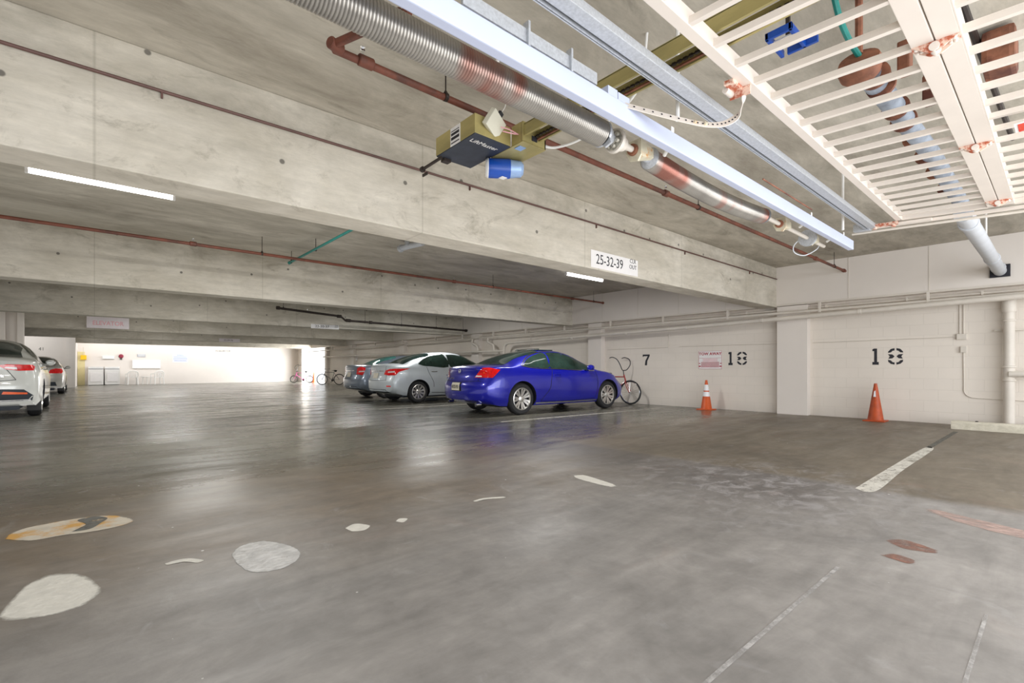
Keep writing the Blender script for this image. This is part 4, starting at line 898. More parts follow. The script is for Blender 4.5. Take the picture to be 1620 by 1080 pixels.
MB().box(2.36, 2.41, 2.495, 2.50, 2.625, 2.66).box(2.284, 2.32, 2.53, 2.62, 2.62, 2.72).build('opening', M['seam'], op)
MB().box(2.30, 2.36, 2.56, 2.62, 2.590, 2.594).build('tag_plate', M['pblue'], op)
g = MB(); g.tube(smooth_path([(2.14, 2.58, 2.68), (2.20, 2.56, 2.675), (2.28, 2.55, 2.66)]), .004, 6).tube(smooth_path([(2.16, 2.585, 2.66), (2.22, 2.55, 2.65), (2.29, 2.56, 2.67)]), .004, 6)
g.build('wire', M['pinkink'], op, smooth=True)
mo = MB(); mo.lathe([(.05, -.005), (.07, 0), (.072, .02), (.072, .16), (.066, .175), (.045, .185)], (.256, -.18, .0), (2.27, 2.89, 2.527), 28)
mo.build('motor', M['blue'], op, smooth=True)
MB().lathe([(.02, -.022), (.06, -.02), (.073, -.004), (.073, .002)], (.256, -.18, .0), (2.27, 2.89, 2.527), 28).build('motor_cap', M['white'], op, smooth=True)
MB().lathe([(.068, .17), (.062, .22), (.06, .25), (.04, .27), (.0, .275)], (.256, -.18, .0), (2.27, 2.89, 2.527), 28).build('motor_end', M['pblue'], op, smooth=True)
q = MB().box(2.335, 2.385, 2.80, 2.845, 2.459, 2.463, .001, mtx=Matrix.Translation((0, 0, -.006))); q.build('rating_plate', M['sign'], op)
g = MB().tube([(1.96, 3.06, 2.575), (1.94, 3.30, 2.555)], .012, 10).lathe([(.022, 0), (.022, .02)], (0, 1, 0), (1.94, 3.29, 2.555), 12).box(1.955, 1.965, 3.26, 3.33, 2.51, 2.53).box(2.00, 2.06, 3.08, 3.13, 2.572, 2.596)
g.build('release_arm', M['iron'], op)
ra = empty('opener_rail', label='olive zinc steel rail with a chain running from the opener over the gate', cat='rail')
MB().box(2.285, 2.30, -.4, 2.55, 2.64, 2.72).box(2.285, 2.40, -.4, 2.55, 2.716, 2.724).build('channel', M['olive'], ra)
MB().box(2.43, 2.445, -.4, 2.52, 2.64, 2.70).box(2.40, 2.445, -.4, 2.52, 2.696, 2.704).build('channel', M['olive'], ra)
MB().box(2.315, 2.335, -.4, 2.5, 2.70, 2.712).build('inner_strip', M['galv'], ra)
g = MB(); y = -.35
while y < 2.5: g.box(2.385, 2.40, y, y + .02, 2.655, 2.668); y += .0335
g.box(2.389, 2.396, -.35, 2.5, 2.658, 2.665); g.build('chain', M['iron'], ra)
MB().box(2.408, 2.422, -.35, 2.5, 2.645, 2.655).build('chain_guide', M['copper'], ra)
MB().box(2.24, 2.48, 2.30, 2.36, 2.724, 2.732).box(2.24, 2.30, 2.30, 2.36, 2.724, 2.76).build('rail_bracket', M['iron'], ra)
fc = MB().tube(smooth_path([(2.50, 2.53, 2.64), (2.58, 2.46, 2.63), (2.66, 2.28, 2.66), (2.72, 2.0, 2.76), (2.74, 1.85, 2.9), (2.74, 1.8, 3.2)], 10), .009, 10).build('flexible_conduit', M['white'], smooth=True)
tag(fc, 'white flexible conduit curving up from the opener bracket to the ceiling', 'conduit')

# ------------------------------------------------------------------ sprinkler and service pipes
def pipe(name, pts, r, m, label, cat='pipe', n=14, fit=(), hang=(), heads=(), fitm=None, group=None, hr=.005):
    o = empty(name, label=label, cat=cat, group=group)
    MB().tube(pts, r, n).build('run', m, o, smooth=True, ang=50)
    for p, ax, ln in fit: MB().lathe([(r * 1.25, -ln / 2), (r * 1.5, -ln / 2 + .006), (r * 1.5, ln / 2 - .006), (r * 1.25, ln / 2)], ax, p, n).build('fitting', fitm or m, o, smooth=True)
    for p, top in hang:
        MB().tube([(p[0], p[1], p[2] + r), (p[0], p[1], top)], hr, 6).lathe([(r + .006, -.012), (r + .006, .012)], (1, 0, 0), p, n).lathe([(.02, 0), (.008, .02)], (0, 0, 1), (p[0], p[1], p[2] + r), 8).build('hanger', M['iron'], o)
    for p in heads: MB().lathe([(.009, 0), (.009, .03), (.016, .034), (.004, .05), (.016, .052)], (0, 0, 1), (p[0], p[1], p[2] + r), 10).build('sprinkler_head', M['chrome'], o)
    return o
X1 = (1, 0, 0)
pipe('sprinkler_pipe', [(1.30, 2.35, 2.95), (1.08, 2.90, 2.945), (1.10, 2.92, 2.94), (11.3, 2.87, 2.93)], .024, M['red'], 'red oxide sprinkler pipe nearest the camera, ending at the white boxed wall',
     fit=[((1.10, 2.89, 2.945), (1, .4, 0), .09), ((1.30, 2.91, 2.94), X1, .10), ((1.27, 2.42, 2.95), (.4, -1, 0), .05), ((4.78, 2.90, 2.935), X1, .08), ((9.6, 2.88, 2.93), X1, .09), ((11.2, 2.87, 2.93), X1, .06)],
     hang=[((1.90, 2.91, 2.94), CZ), ((5.5, 2.90, 2.935), CZ), ((10.6, 2.87, 2.93), CZ)], heads=[(1.28, 2.91, 2.95), (4.78, 2.9, 2.94)])
pipe('sprinkler_pipe', [(-8, 8.80, 2.92), (11.25, 8.86, 2.905)], .024, M['red'], 'red brown sprinkler pipe along the top of the second beam',
     fit=[((1.15, 8.82, 2.915), X1, .09), ((6.0, 8.85, 2.91), X1, .09), ((9.9, 8.86, 2.905), X1, .1), ((11.22, 8.86, 2.905), X1, .05)],
     hang=[((2.12, 8.82, 2.915), CZ), ((7.1, 8.85, 2.91), CZ), ((10.8, 8.86, 2.905), CZ)], heads=[(1.15, 8.82, 2.925), (6.0, 8.85, 2.92)])
pipe('sprinkler_pipe', [(4.1, 15.45, 2.80), (6.05, 15.45, 2.68), (6.2, 15.45, 2.56), (11.3, 15.75, 2.50)], .035, M['iron'], 'dark brown cranked pipe with hangers on the third beam above the sedans',
     fit=[((6.0, 15.45, 2.68), X1, .14), ((6.3, 15.45, 2.56), X1, .16), ((4.15, 15.45, 2.80), X1, .1), ((11.25, 15.75, 2.5), X1, .1), ((7.1, 15.5, 2.55), X1, .1)],
     hang=[((4.3, 15.45, 2.8), CZ), ((6.9, 15.5, 2.55), CZ), ((8.3, 15.58, 2.535), CZ), ((9.8, 15.66, 2.52), CZ), ((11.1, 15.75, 2.5), CZ)], heads=[(6.2, 15.45, 2.6), (5.0, 15.45, 2.76)])
pipe('drain_pipe', [(2.86, 4.6, 3.03), (2.80, 9.68, 3.0)], .02, M['teal'], 'teal painted pipe crossing the second bay under the ceiling', hang=[((2.84, 8.35, 3.01), CZ), ((2.80, 9.55, 3.0), CZ)], fit=[((2.80, 9.66, 3.0), (0, 1, 0), .07)])
sp_ = empty('pipe_stub', label='short white pipe elbow tucked behind the near beam under the ceiling', cat='pipe')
MB().tube(smooth_path([(4.12, 7.0, 3.08), (4.05, 7.35, 3.08), (4.0, 7.55, 3.07)]), .05, 14).build('elbow', M['greypipe'], sp_, smooth=True); MB().lathe([(.06, 0), (.065, .05), (.05, .06)], (0, 1, -.1), (4.0, 7.5, 3.07), 16).box(3.98, 4.04, 7.3, 7.36, 3.08, 3.2).build('coupling', M['galv'], sp_, smooth=True)
cd_ = empty('conduit', label='thin dark brown conduit clipped along the near face of the first beam', cat='conduit')
MB().tube([(-8, 4.137, 2.925), (11.28, 4.137, 2.945)], .011, 10).build('run', M['dred'], cd_, smooth=True)
for x in (0.35, 3.0, 5.1, 7.4, 9.9): MB().box(x, x + .012, 4.13, 4.149, 2.885, 2.93).build('clip', M['dred'], cd_)
# big grey pipe above the gate and its insulated, rusty fittings
gp = empty('grey_pipe', label='big pale grey pipe running over the gate into the upper white wall', cat='pipe')
MB().tube([(6.9, .70, 2.62), (11.28, .70, 2.60)], .082, 24).build('run', M['greypipe'], gp, smooth=True)
for x in (7.3, 9.9, 10.9): MB().lathe([(.086, 0), (.092, .01), (.092, .06), (.086, .07)], X1, (x, .70, 2.61), 24).build('coupling', M['greypipe'], gp, smooth=True)
MB().box(11.25, 11.298, .58, .82, 2.50, 2.70).build('wall_hole', M['seam'], gp)
gi = empty('insulated_pipe', label='grey wrapped pipe with rusty copper flanges seen through the gate bars', cat='pipe')
MB().tube([(3.55, .78, 2.78), (5.2, .72, 2.76), (6.9, .70, 2.70)], .062, 20).build('run', M['greyins'], gi, smooth=True)
for x in (3.55, 3.7, 4.1, 4.35, 4.75, 5.2, 5.7, 6.3): MB().lathe([(.06, 0), (.078, .006), (.078, .03), (.06, .036)], X1, (x, .755, 2.77), 20).build('flange', M['copper'], gi, smooth=True)
MB().lathe([(.05, -.02), (.10, -.01), (.115, .03), (.10, .09), (.06, .13)], (.8, .1, -.6), (3.42, .80, 2.82), 24).build('valve_body', M['copper'], gi, smooth=True)
for x, y, z in ((3.62, .62, 2.82), (3.95, .55, 2.84), (4.25, .60, 2.86)):
    MB().box(x - .05, x + .05, y - .03, y + .03, z - .08, z + .10, .01).build('valve_block', M['copper'], gi)
g = MB(); g.tube(smooth_path([(3.10, .86, 3.19), (3.18, .84, 3.0), (3.30, .82, 2.90), (3.42, .80, 2.85)]), .016, 8); g.build('riser', M['teal'], gi, smooth=True)
MB().tube([(3.42, .80, 2.86), (3.42, .80, 3.195)], .02, 8).build('riser', M['copper'], gi, smooth=True)
bk = empty('bracket', label='bright blue plastic bracket fixed to the ceiling, seen through the gate bars', cat='bracket')
MB().box(2.88, 3.12, .98, 1.0, 2.86, 2.9, .004).box(2.88, 2.90, .98, 1.12, 2.86, 2.9, .004).box(3.10, 3.12, .92, 1.08, 2.86, 2.9, .004).box(2.88, 3.12, 1.10, 1.12, 2.86, 2.9, .004).build('frame', M['blue'], bk)
MB().box(2.95, 3.05, 1.0, 1.10, 2.87, 2.88, .002).build('infill', M['white'], bk); MB().box(2.99, 3.01, 1.03, 1.05, 2.88, 3.2).build('stem', M['iron'], bk)
rb = MB().box(4.35, 4.65, .20, .36, 2.95, 3.18, .03).build('junction_box', M['copper']); tag(rb, 'rusty brown box on the ceiling behind the gate, right of its centre rails', 'box')
dp = MB().tube([(3.0, .42, 3.15), (6.5, .32, 3.15)], .02, 8).build('ceiling_conduit', M['iron'], smooth=True); tag(dp, 'dark conduit along the ceiling seen through the right half of the gate', 'conduit')
# ------------------------------------------------------------------ wall pipes on the right
def wallpipe(name, pts, r, label, hang=(), fit=()):
    return pipe(name, pts, r, M['pipew'], label, fit=fit)
sup = empty('supply_pipe', label='upper of the two white pipes running the length of the block wall', cat='pipe')
MB().tube([(11.24, 37, 2.12), (11.24, -1.0, 2.20)], .028, 12).build('run', M['pipew'], sup, smooth=True)
k = 0
for y in [1.6, 3.3, 5.2, 6.9, 8.6, 10.4, 12.2, 14.0, 16.0, 18.0, 21.0, 24.0, 27.0, 30.0]:
    MB().lathe([(.036, -.02), (.036, .02)], (0, 1, 0), (11.24, y, 2.175), 12).box(11.21, 11.27, y - .018, y + .018, 2.20, 2.35).build('hanger', M['pipew'], sup); k += 1
dr = empty('drain_pipe', label='lower sloping white drain pipe with elbows on the block wall', cat='pipe')
MB().tube([(11.17, -1.0, 2.17), (11.17, .56, 2.145), (11.17, 5.8, 2.02), (11.17, 12.9, 1.90)], .048, 16).build('run', M['pipew'], dr, smooth=True)
MB().tube(smooth_path([(11.17, 12.8, 1.90), (11.17, 13.1, 1.88), (11.17, 13.25, 1.78), (11.17, 13.3, 1.5)]), .05, 16).build('elbow', M['pipew'], dr, smooth=True)
MB().tube([(11.2, 13.35, 1.62), (11.2, 24, 1.70), (11.2, 31.5, 1.72)], .045, 14).build('run', M['pipew'], dr, smooth=True)
for y in (13.9, 14.9): MB().tube(smooth_path([(11.2, y, 1.65), (11.2, y + .05, 1.85), (11.2, y + .35, 1.98), (11.24, y + .4, 2.12)]), .045, 14).build('elbow', M['pipew'], dr, smooth=True)
for y in (2.6, 4.4, 6.2, 8.0, 10.0): MB().lathe([(.052, -.03), (.056, -.025), (.056, .025), (.052, .03)], (0, 1, 0), (11.17, y, 2.145 - (y - .56) * .0235), 16).build('coupling', M['pipew'], dr, smooth=True)
th = empty('supply_pipe', label='thin white pipe tucked above the drain pipe under the boxed wall', cat='pipe')
MB().tube([(11.36, -1, 2.27), (11.36, 20, 2.24)], .02, 10).build('run', M['pipew'], th, smooth=True)
for y in (.9, 1.9, 3.2, 4.8): MB().box(11.33, 11.5, y, y + .03, 2.24, 2.30).build('clip', M['pipew'], th)
sd = empty('standpipe', label='fat white vertical standpipe on the wall behind the concrete wheel stop', cat='pipe')
MB().tube([(11.36, .60, 0), (11.36, .60, 2.14)], .07, 20).build('run', M['pipew'], sd, smooth=True)
for z in (.80, 1.02, 1.78): MB().lathe([(.072, -.02), (.082, -.012), (.082, .012), (.072, .02)], (0, 0, 1), (11.36, .60, z), 20).build('collar', M['pipew'], sd, smooth=True)
MB().lathe([(.082, 0), (.088, .03), (.088, .22), (.075, .26)], (0, 0, 1), (11.36, .60, 1.92), 20).build('tee', M['pipew'], sd, smooth=True)
MB().box(11.44, 11.5, .42, .78, 1.62, 1.65).build('bracket', M['pipew'], sd)
MB().tube([(11.30, .60, .90), (11.30, .2, .90)], .05, 14).build('branch', M['pipew'], sd, smooth=True)
wc = empty('wall_conduit', label='thin white conduit with two small boxes on the wall right of the second 18', cat='conduit')
MB().tube([(11.485, 1.21, 2.3), (11.485, 1.21, 1.6)], .008, 8).tube([(11.485, 1.16, 2.3), (11.485, 1.16, 1.6)], .008, 8).tube([(11.485, 3.5, 1.535), (11.485, 1.25, 1.55)], .006, 8).tube(smooth_path([(11.485, 1.16, 1.3), (11.485, 1.155, .75), (11.485, 1.15, .58), (11.485, 1.08, .50), (11.485, .95, .48), (11.485, .3, .46)]), .008, 8).build('run', M['pipew'], wc, smooth=True)
MB().box(11.455, 11.5, 1.12, 1.25, 1.50, 1.60, .006).build('box', M['pipew'], wc); MB().box(11.455, 11.5, 1.12, 1.20, 1.27, 1.38, .006).build('box', M['pipew'], wc)
wc2 = MB().tube([(11.49, 8.9, 1.545), (11.49, 6.9, 1.55), (11.49, 6.88, 1.9)], .006, 8).tube([(11.49, 6.6, 1.56), (11.49, 3.6, 1.54)], .006, 8).build('wall_conduit', M['pipew'], smooth=True)
tag(wc2, 'thin white conduit running above the bay number 7 and the tow away sign', 'conduit')
for yy, lb in ((12.2, 'white junction box high on the wall behind the sedans'), (27.0, 'white junction box on the wall beyond the grey sedan')):
    o = empty('junction_box', (11.5, yy, 1.55), label=lb, cat='box'); MB().box(-.06, 0, -.15, .15, -.14, .12, .008).build('shell', M['sign'], o); MB().tube([(-.03, 0, .12), (-.03, 0, .75)], .01, 8).build('conduit', M['pipew'], o)
ts = empty('wheel_stop', label='pale concrete wheel stop lying along the wall at the right edge', cat='wheel stop')
g = MB(); g.prism([(-.10, 0), (.10, 0), (.085, .10), (.06, .13), (-.06, .13), (-.085, .10)], -.95, .95, lambda p, q, d: (p, d, q)); g.build('block', M['curb'], ts)
for s_ in (-1, 1): MB().lathe([(.018, 0), (.02, .012), (.006, .016)], (0, 0, 1), (0, s_ * .65, .13), 10).build('pin', M['iron'], ts)
ts.location = (10.75, .28, 0)
# ------------------------------------------------------------------ tow sign, beam signs
tw = empty('tow_sign', (11.5, 5.755, 1.20), label='red and white TOW AWAY sign on the block wall above a striped cone', cat='sign')
MB().box(-.008, 0, -.30, .30, -.225, .225, .003).build('board', M['sign'], tw)
g = MB()
for z in (-.223, .218): g.box(-.0095, -.008, -.295, .295, z, z + .005)
for y in (-.295, .290): g.box(-.0095, -.008, y, y + .005, -.223, .223)
g.box(-.0095, -.008, -.28, .28, .045, .05)
g.build('border', M['redink'], tw)
text('TOW AWAY', .098, M['redink'], 'lettering', tw, (-.0095, 0, .15), (R(90), 0, R(-90)), .0008, bold=.0025, sx=1.02)
g = MB(); random.seed(3)
for r_ in range(5):
    z = .03 - r_ * .016; g.box(-.0095, -.008, -.20 + .02 * (r_ % 2), .20 - .015 * (r_ % 3), z - .004, z + .003)
g.build('small_print', M['pinkink'], tw)
g = MB()
for r_ in range(8):
    z = -.055 - r_ * .017; g.box(-.0095, -.008, -.23, .23, z - .006, z + .003)
for s_ in (-1, 1): g.box(-.0095, -.008, s_ * .265 - .025, s_ * .265 + .025, -.17, -.14).box(-.0095, -.008, s_ * .27 - .018, s_ * .27 + .018, -.095, -.075)
g.build('small_print', M['redink'], tw)
# signs on beams (all face the camera side, -Y)
def beam_sign(y, xa, xb, z0, z1, m, label, name='clearance_sign'):
    o = empty(name, ((xa + xb) / 2, y, (z0 + z1) / 2), label=label, cat='sign')
    MB().box(-(xb - xa) / 2, (xb - xa) / 2, -.006, 0, -(z1 - z0) / 2, (z1 - z0) / 2, .002).build('board', m, o); return o
b1 = beam_sign(4.15, 5.00, 6.07, 2.35, 2.585, M['sign'], 'white sign reading 25-32-39 on the first beam')
text('25-32-39', .19, M['ink'], 'lettering', b1, (-.13, -.007, 0), (R(90), 0, 0), .0008, sx=.88)
text('CLR\nOUT', .085, M['ink'], 'lettering', b1, (.41, -.007, .045), (R(90), 0, 0), .0008, sx=1.0)
b2 = beam_sign(16.1, 5.32, 6.24, 2.30, 2.44, M['sign'], 'small white number sign reading 23-30-37 on a farther beam')
text('23-30-37', .115, M['ink'], 'lettering', b2, (-.10, -.007, 0), (R(90), 0, 0), .0008, sx=1.1); text('CLR\nOUT', .055, M['ink'], 'lettering', b2, (.37, -.007, .03), (R(90), 0, 0), .0008)
b3 = beam_sign(28.0, 4.75, 5.68, 2.33, 2.50, M['fadedsign'], 'faint pale number sign on the most distant lit beam')
text('22-29-36', .11, M['darkstain'], 'lettering', b3, (-.05, -.007, 0), (R(90), 0, 0), .0008)
el = beam_sign(21.6, -.20, .92, 2.36, 2.80, M['fadedsign'], 'pale hanging sign reading ELEVATOR in faded red letters', 'elevator_sign')
text('ELEVATOR', .20, M['pinkink'], 'lettering', el, (0, -.007, -.05), (R(90), 0, 0), .0008, bold=.003, sx=.86)
MB().box(-.4, -.38, -.004, .45, .15, .17).box(.38, .40, -.004, .45, .15, .17).build('arm', M['galv'], el)
# ------------------------------------------------------------------ fluorescent fittings
def tube_light(x, y, label):
    o = empty('tube_light', (x, y, 3.2), label=label, cat='light')
    MB().box(-.66, .66, -.045, .045, -.06, 0, .006).build('housing', M['sign'], o)
    MB().lathe([(.032, -.63), (.034, -.62), (.034, .62), (.032, .63)], X1, (0, 0, -.085), 14).build('tube', M['tube'], o, smooth=True)
    for s_ in (-1, 1): MB().box(s_ * .645 - .015, s_ * .645 + .015, -.03, .03, -.12, -.05, .004).build('end_cap', M['white'], o)
tube_light(.10, 7.25, 'lit fluorescent tube light under the ceiling at upper left')
tube_light(8.62, 7.33, 'lit fluorescent tube light under the ceiling beside the 25-32-39 sign')
# ------------------------------------------------------------------ cones
def cone(name, loc, h, m, bands, label, seed=0, lean=0):
    o = empty(name, loc, (R(lean), 0, 0), label=label, cat='cone')
    MB().box(-.17, .17, -.17, .17, 0, .022, .008).build('base', m, o)
    g = MB(); g.lathe([(.135, .02), (.125, .035), (.028 + .1 * .0, h - .03), (.024, h), (.018, h)], (0, 0, 1), (0, 0, 0), 28); g.build('body', m, o, smooth=True)
    rad = lambda z: .125 + (.028 - .125) * (z - .035) / (h - .065)
    for a, b in bands: MB().lathe([(rad(a) + .002, a), (rad(b) + .002, b)], (0, 0, 1), (0, 0, 0), 28, cap=False).build('band', M['reflect'], o, smooth=True)
    return o
cone('traffic_cone', (11.12, 5.66, 0), .71, M['orange'], [(.36 - .04, .43), (.46, .60)], 'orange traffic cone with two white bands below the tow away sign')
c2 = cone('traffic_cone', (11.12, 2.34, 0), .71, M['dorange'], [], 'plain worn orange traffic cone below the rightmost number 18')
g = MB(); g.prism([(-.02, .46), (.02, .46), (.012, .56), (-.008, .58)], 0, .004, lambda p, q, d: (-.062 + (q - .46) * .14 - d, p, q)); g.build('torn_band', M['reflect'], c2)
cone('traffic_cone', (11.4, 33.9, 0), .71, M['orange'], [], 'small distant orange traffic cone in front of the bright opening')
# ------------------------------------------------------------------ bicycles
def bike(loc, rz, label, fm, hb='flat', wr_=.33, lean=0, steer=0, rim=None):
    o = empty('bicycle', loc, (R(lean), 0, R(rz)), label=label, cat='bicycle')
    wb = 1.02; r = wr_
    def wh(x, nm, y=0):
        w_ = empty(nm, (x, 0, r)); w_.parent = o
        if nm == 'front_wheel': w_.rotation_euler = (0, 0, R(steer))
        pts = [(math.cos(a) * (r - .02), 0, math.sin(a) * (r - .02)) for a in [k * 2 * math.pi / 36 for k in range(36)]]
        MB().tube(pts, .02, 8, closed=True).build('tyre', M['rubber'], w_, smooth=True)
        pts = [(math.cos(a) * (r - .045), 0, math.sin(a) * (r - .045)) for a in [k * 2 * math.pi / 36 for k in range(36)]]
        MB().tube(pts, .009, 6, closed=True).build('rim', M['chrome'], w_, smooth=True)
        g = MB()
        for k in range(20):
            a = k * 2 * math.pi / 20; g.tube([(.02 * math.cos(a + .8), (-1) ** k * .025, .02 * math.sin(a + .8)), (math.cos(a) * (r - .045), 0, math.sin(a) * (r - .045))], .0014, 4)
        g.build('spokes', M['chrome'], w_); MB().lathe([(.018, -.04), (.018, .04)], (0, 1, 0), (0, 0, 0), 10).build('hub', M['chrome'], w_)
        return w_
    wh(0, 'rear_wheel'); wh(wb, 'front_wheel')
    bb = (.42, 0, r - .04); st = (.30, 0, r + .42); ht = (.84, 0, r + .42); hb_ = (.88, 0, r + .30); dr_ = [(0, s_ * .055, r) for s_ in (-1, 1)]
    g = MB(); g.tube([bb, st], .016, 8).tube([st, ht], .016, 8).tube([bb, hb_], .019, 8).tube([hb_, (.82, 0, r + .48)], .019, 8)
    for d_ in dr_: g.tube([bb, d_], .009, 6).tube([(.31, 0, r + .38), d_], .009, 6)
    g.build('frame', fm, o, smooth=True)
    g = MB(); top = (.885, 0, r + .29)
    for s_ in (-1, 1): g.tube(smooth_path([(top[0], s_ * .03, top[2] - .0), (top[0] + .03, s_ * .05, r + .18), (wb, s_ * .055, r)], 5), .011, 8)
    f = g.build('fork', fm, o, smooth=True)
    g = MB(); g.tube([(.82, 0, r + .46), (.80, 0, r + .60)], .012, 8)
    if hb == 'high':
        zt = r + .60
        for s_ in (-1, 1): g.tube(smooth_path([(.82, 0, zt), (.84, s_ * .12, zt + .02), (.86, s_ * .26, zt + .16), (.80, s_ * .32, zt + .30), (.66, s_ * .32, zt + .36), (.56, s_ * .31, zt + .34)], 6), .012, 8)
    else:
        zt = r + .60
        for s_ in (-1, 1): g.tube(smooth_path([(.80, 0, zt), (.82, s_ * .14, zt + .01), (.76, s_ * .27, zt + .03), (.64, s_ * .29, zt + .01)], 6), .011, 8)
    g.build('handlebar', M['black'] if hb == 'high' else M['chrome'], o, smooth=True)
    g = MB(); g.tube([st, (.28, 0, r + .50)], .011, 8); g.lathe([(.02, 0), (.075, .05), (.085, .12), (.05, .19), (.022, .30), (.01, .32)], (1, 0, 0), (.12, 0, r + .52), 14)
    for v in g.bm.verts:
        if v.co.z > r + .46 and abs(v.co.y) > 1e-6 or v.co.x > .30: v.co.z = r + .52 + (v.co.z - r - .52) * .4 if v.co.z > r + .44 else v.co.z
    g.build('saddle', M['black'], o, smooth=True)
    g = MB(); g.lathe([(.085, 0), (.085, .006)], (0, 1, 0), (bb[0], -.05, bb[2]), 24).tube([(bb[0], -.06, bb[2]), (bb[0] + .1, -.07, bb[2] - .13)], .008, 6).tube([(bb[0], .06, bb[2]), (bb[0] - .1, .07, bb[2] + .13)], .008, 6).box(bb[0] + .06, bb[0] + .15, -.15, -.07, bb[2] - .14, bb[2] - .12).box(bb[0] - .15, bb[0] - .06, .07, .15, bb[2] + .12, bb[2] + .14)
    g.build('crankset', M['iron'], o); return o
bike((11.0, 8.82, 0), -86, 'red bicycle with tall swept handlebars behind the nose of the blue coupe', M['redp'], 'high', .335, lean=0, steer=0)
bike((10.95, 28.2, 0), 139, 'grey bicycle with a dark saddle just right of the bright opening', M['greyp'], 'flat', .33)
bike((10.98, 33.5, 0), 145, 'small pink bicycle beside the distant bright opening', M['pink'], 'high', .25)
M['belld'] = mat('dark_red_enamel', s2l(140, 44, 62), 0.5)
# ------------------------------------------------------------------ things along the back wall
YB = 37.595
def washer(x, label):
    o = empty('washing_machine', (x, YB - .36, 0), label=label, cat='washer')
    MB().box(-.34, .34, -.33, .33, .02, .93, .015).build('cabinet', M['white'], o); MB().box(-.32, .32, -.31, .31, .93, .955, .005).build('lid', M['black'], o)
    MB().box(-.34, .34, .20, .33, .955, 1.08, .01).build('control_panel', M['white'], o); MB().box(-.25, .25, -.345, -.33, .2, .75, .01).build('front_panel', M['sign'], o)
    for a in (-1, 1):
        for b in (-1, 1): MB().lathe([(.02, 0), (.025, .03)], (0, 0, 1), (a * .28, b * .28, 0), 8).build('foot', M['black'], o)
washer(.06, 'left of two white washing machines with black lids on the back wall'); washer(.80, 'right-hand white washing machine, next to the plastic chairs')
def chair(x, y, rz, label):
    o = empty('plastic_chair', (x, y, 0), (0, 0, R(rz)), label=label, cat='chair')
    MB().box(-.23, .23, -.22, .22, .41, .435, .01).build('seat', M['white'], o)
    for a in (-1, 1):
        MB().tube([(a * .27, -.25, 0), (a * .25, -.22, .42), (a * .26, -.20, .64)], .024, 8).build('leg', M['white'], o, smooth=True)
        MB().tube([(a * .25, .27, 0), (a * .22, .22, .42)], .024, 8).build('leg', M['white'], o, smooth=True)
        MB().tube(smooth_path([(a * .26, -.22, .64), (a * .27, 0, .65), (a * .25, .2, .66)]), .022, 8).build('armrest', M['white'], o, smooth=True)
    g = MB()
    pts = smooth_path([(-.24, .22, .42), (-.25, .26, .66), (-.16, .29, .80), (0, .30, .84), (.16, .29, .80), (.25, .26, .66), (.24, .22, .42)]); g.tube(pts, .022, 8)
    for k in range(5): xx = -.14 + k * .07; g.tube([(xx, .22, .43), (xx, .29, .80)], .016, 6)
    g.build('backrest', M['white'], o, smooth=True)
chair(1.72, 37.05, 180 + 8, 'white plastic armchair next to the washing machines'); chair(2.95, 36.95, 200, 'white plastic armchair beyond the little side table, farther right')
tb = empty('side_table', (2.35, 37.1, 0), label='small white plastic table between the two plastic armchairs', cat='table')
MB().lathe([(.2, .44), (.22, .45), (.22, .47), (.2, .475)], (0, 0, 1), (0, 0, 0), 20).build('tabletop', M['white'], tb)
for k in range(4): a = k * math.pi / 2 + .7; MB().tube([(.17 * math.cos(a), .17 * math.sin(a), 0), (.13 * math.cos(a), .13 * math.sin(a), .45)], .018, 8).build('leg', M['white'], tb)
o = MB().box(-.74, -.42, YB - .02, YB, 0, 1.95, .005).build('service_door', M['pyel']); tag(o, 'narrow pale yellow door in the corner of the back wall', 'door')
yb = empty('yellow_box', (-.48, YB - .05, 1.62), label='bright yellow box on the back wall above the pale yellow door', cat='box'); MB().box(-.13, .13, -.07, .05, -.13, .13, .01).build('case', M['yellow'], yb); MB().tube([(0, 0, .12), (0, 0, .6)], .012, 8).build('conduit', M['pipew'], yb)
o = empty('wall_sign', (.62, YB, 1.62), label='bright white sign on the back wall above the washing machines', cat='light'); MB().box(-.28, .28, -.06, 0, -.08, .10, .01).build('housing', M['sign'], o); MB().box(-.26, .26, -.07, -.06, -.07, .09, .006).build('sign_face', M['tube2'], o) if 'tube2' in M else MB().box(-.26, .26, -.07, -.06, -.07, .09, .006).build('sign_face', M['white'], o)  # bright white sign board; its front is plain white, not a lamp
o = empty('fire_bell', (1.22, YB, 1.72), label='small dark red bell on the back wall beside the white sign', cat='bell'); MB().lathe([(.12, 0), (.12, .03), (.09, .06), (.02, .07)], (0, -1, 0), (0, 0, 0), 20).build('dome', M['belld'], o, smooth=True); MB().box(-.05, .05, -.05, 0, -.2, -.14).build('striker_box', M['iron'], o)
o = empty('vent_cover', (2.2, YB, 1.78), label='small grey vent on the back wall above the plastic chairs', cat='vent'); MB().box(-.2, .2, -.02, 0, -.09, .09, .004).build('frame', M['galv'], o)
g = MB()
for k in range(5): g.box(-.17, .17, -.03, -.02, -.07 + k * .032, -.058 + k * .032)
g.build('slats', M['sign'], o)
MB().box(1.75, 3.15, YB - .06, YB, .98, 1.5, .008).build('notice_board', M['sign'])
tag(bpy.data.objects['notice_board'], 'wide blank off-white board on the back wall behind the chairs', 'board')
o = empty('notice', (4.2, YB, 1.62), label='faded blue notice written on the white back wall', cat='sign'); MB().box(-.42, .42, -.004, 0, -.26, .26).build('panel', M['sign'], o)
g = MB()
for k, (w2, z) in enumerate(((.20, .20), (.36, .08), (.38, -.02), (.34, -.14))): g.box(-w2, w2, -.007, -.004, z - .022, z + .022)
g.build('writing', M['blueink'], o)
text('10-60-00 CLR', .16, M['darkstain'], 'back_wall_lettering', bpy.data.objects['wall_back'], (6.6, YB - .002, 2.16), (R(90), 0, 0), .0008)
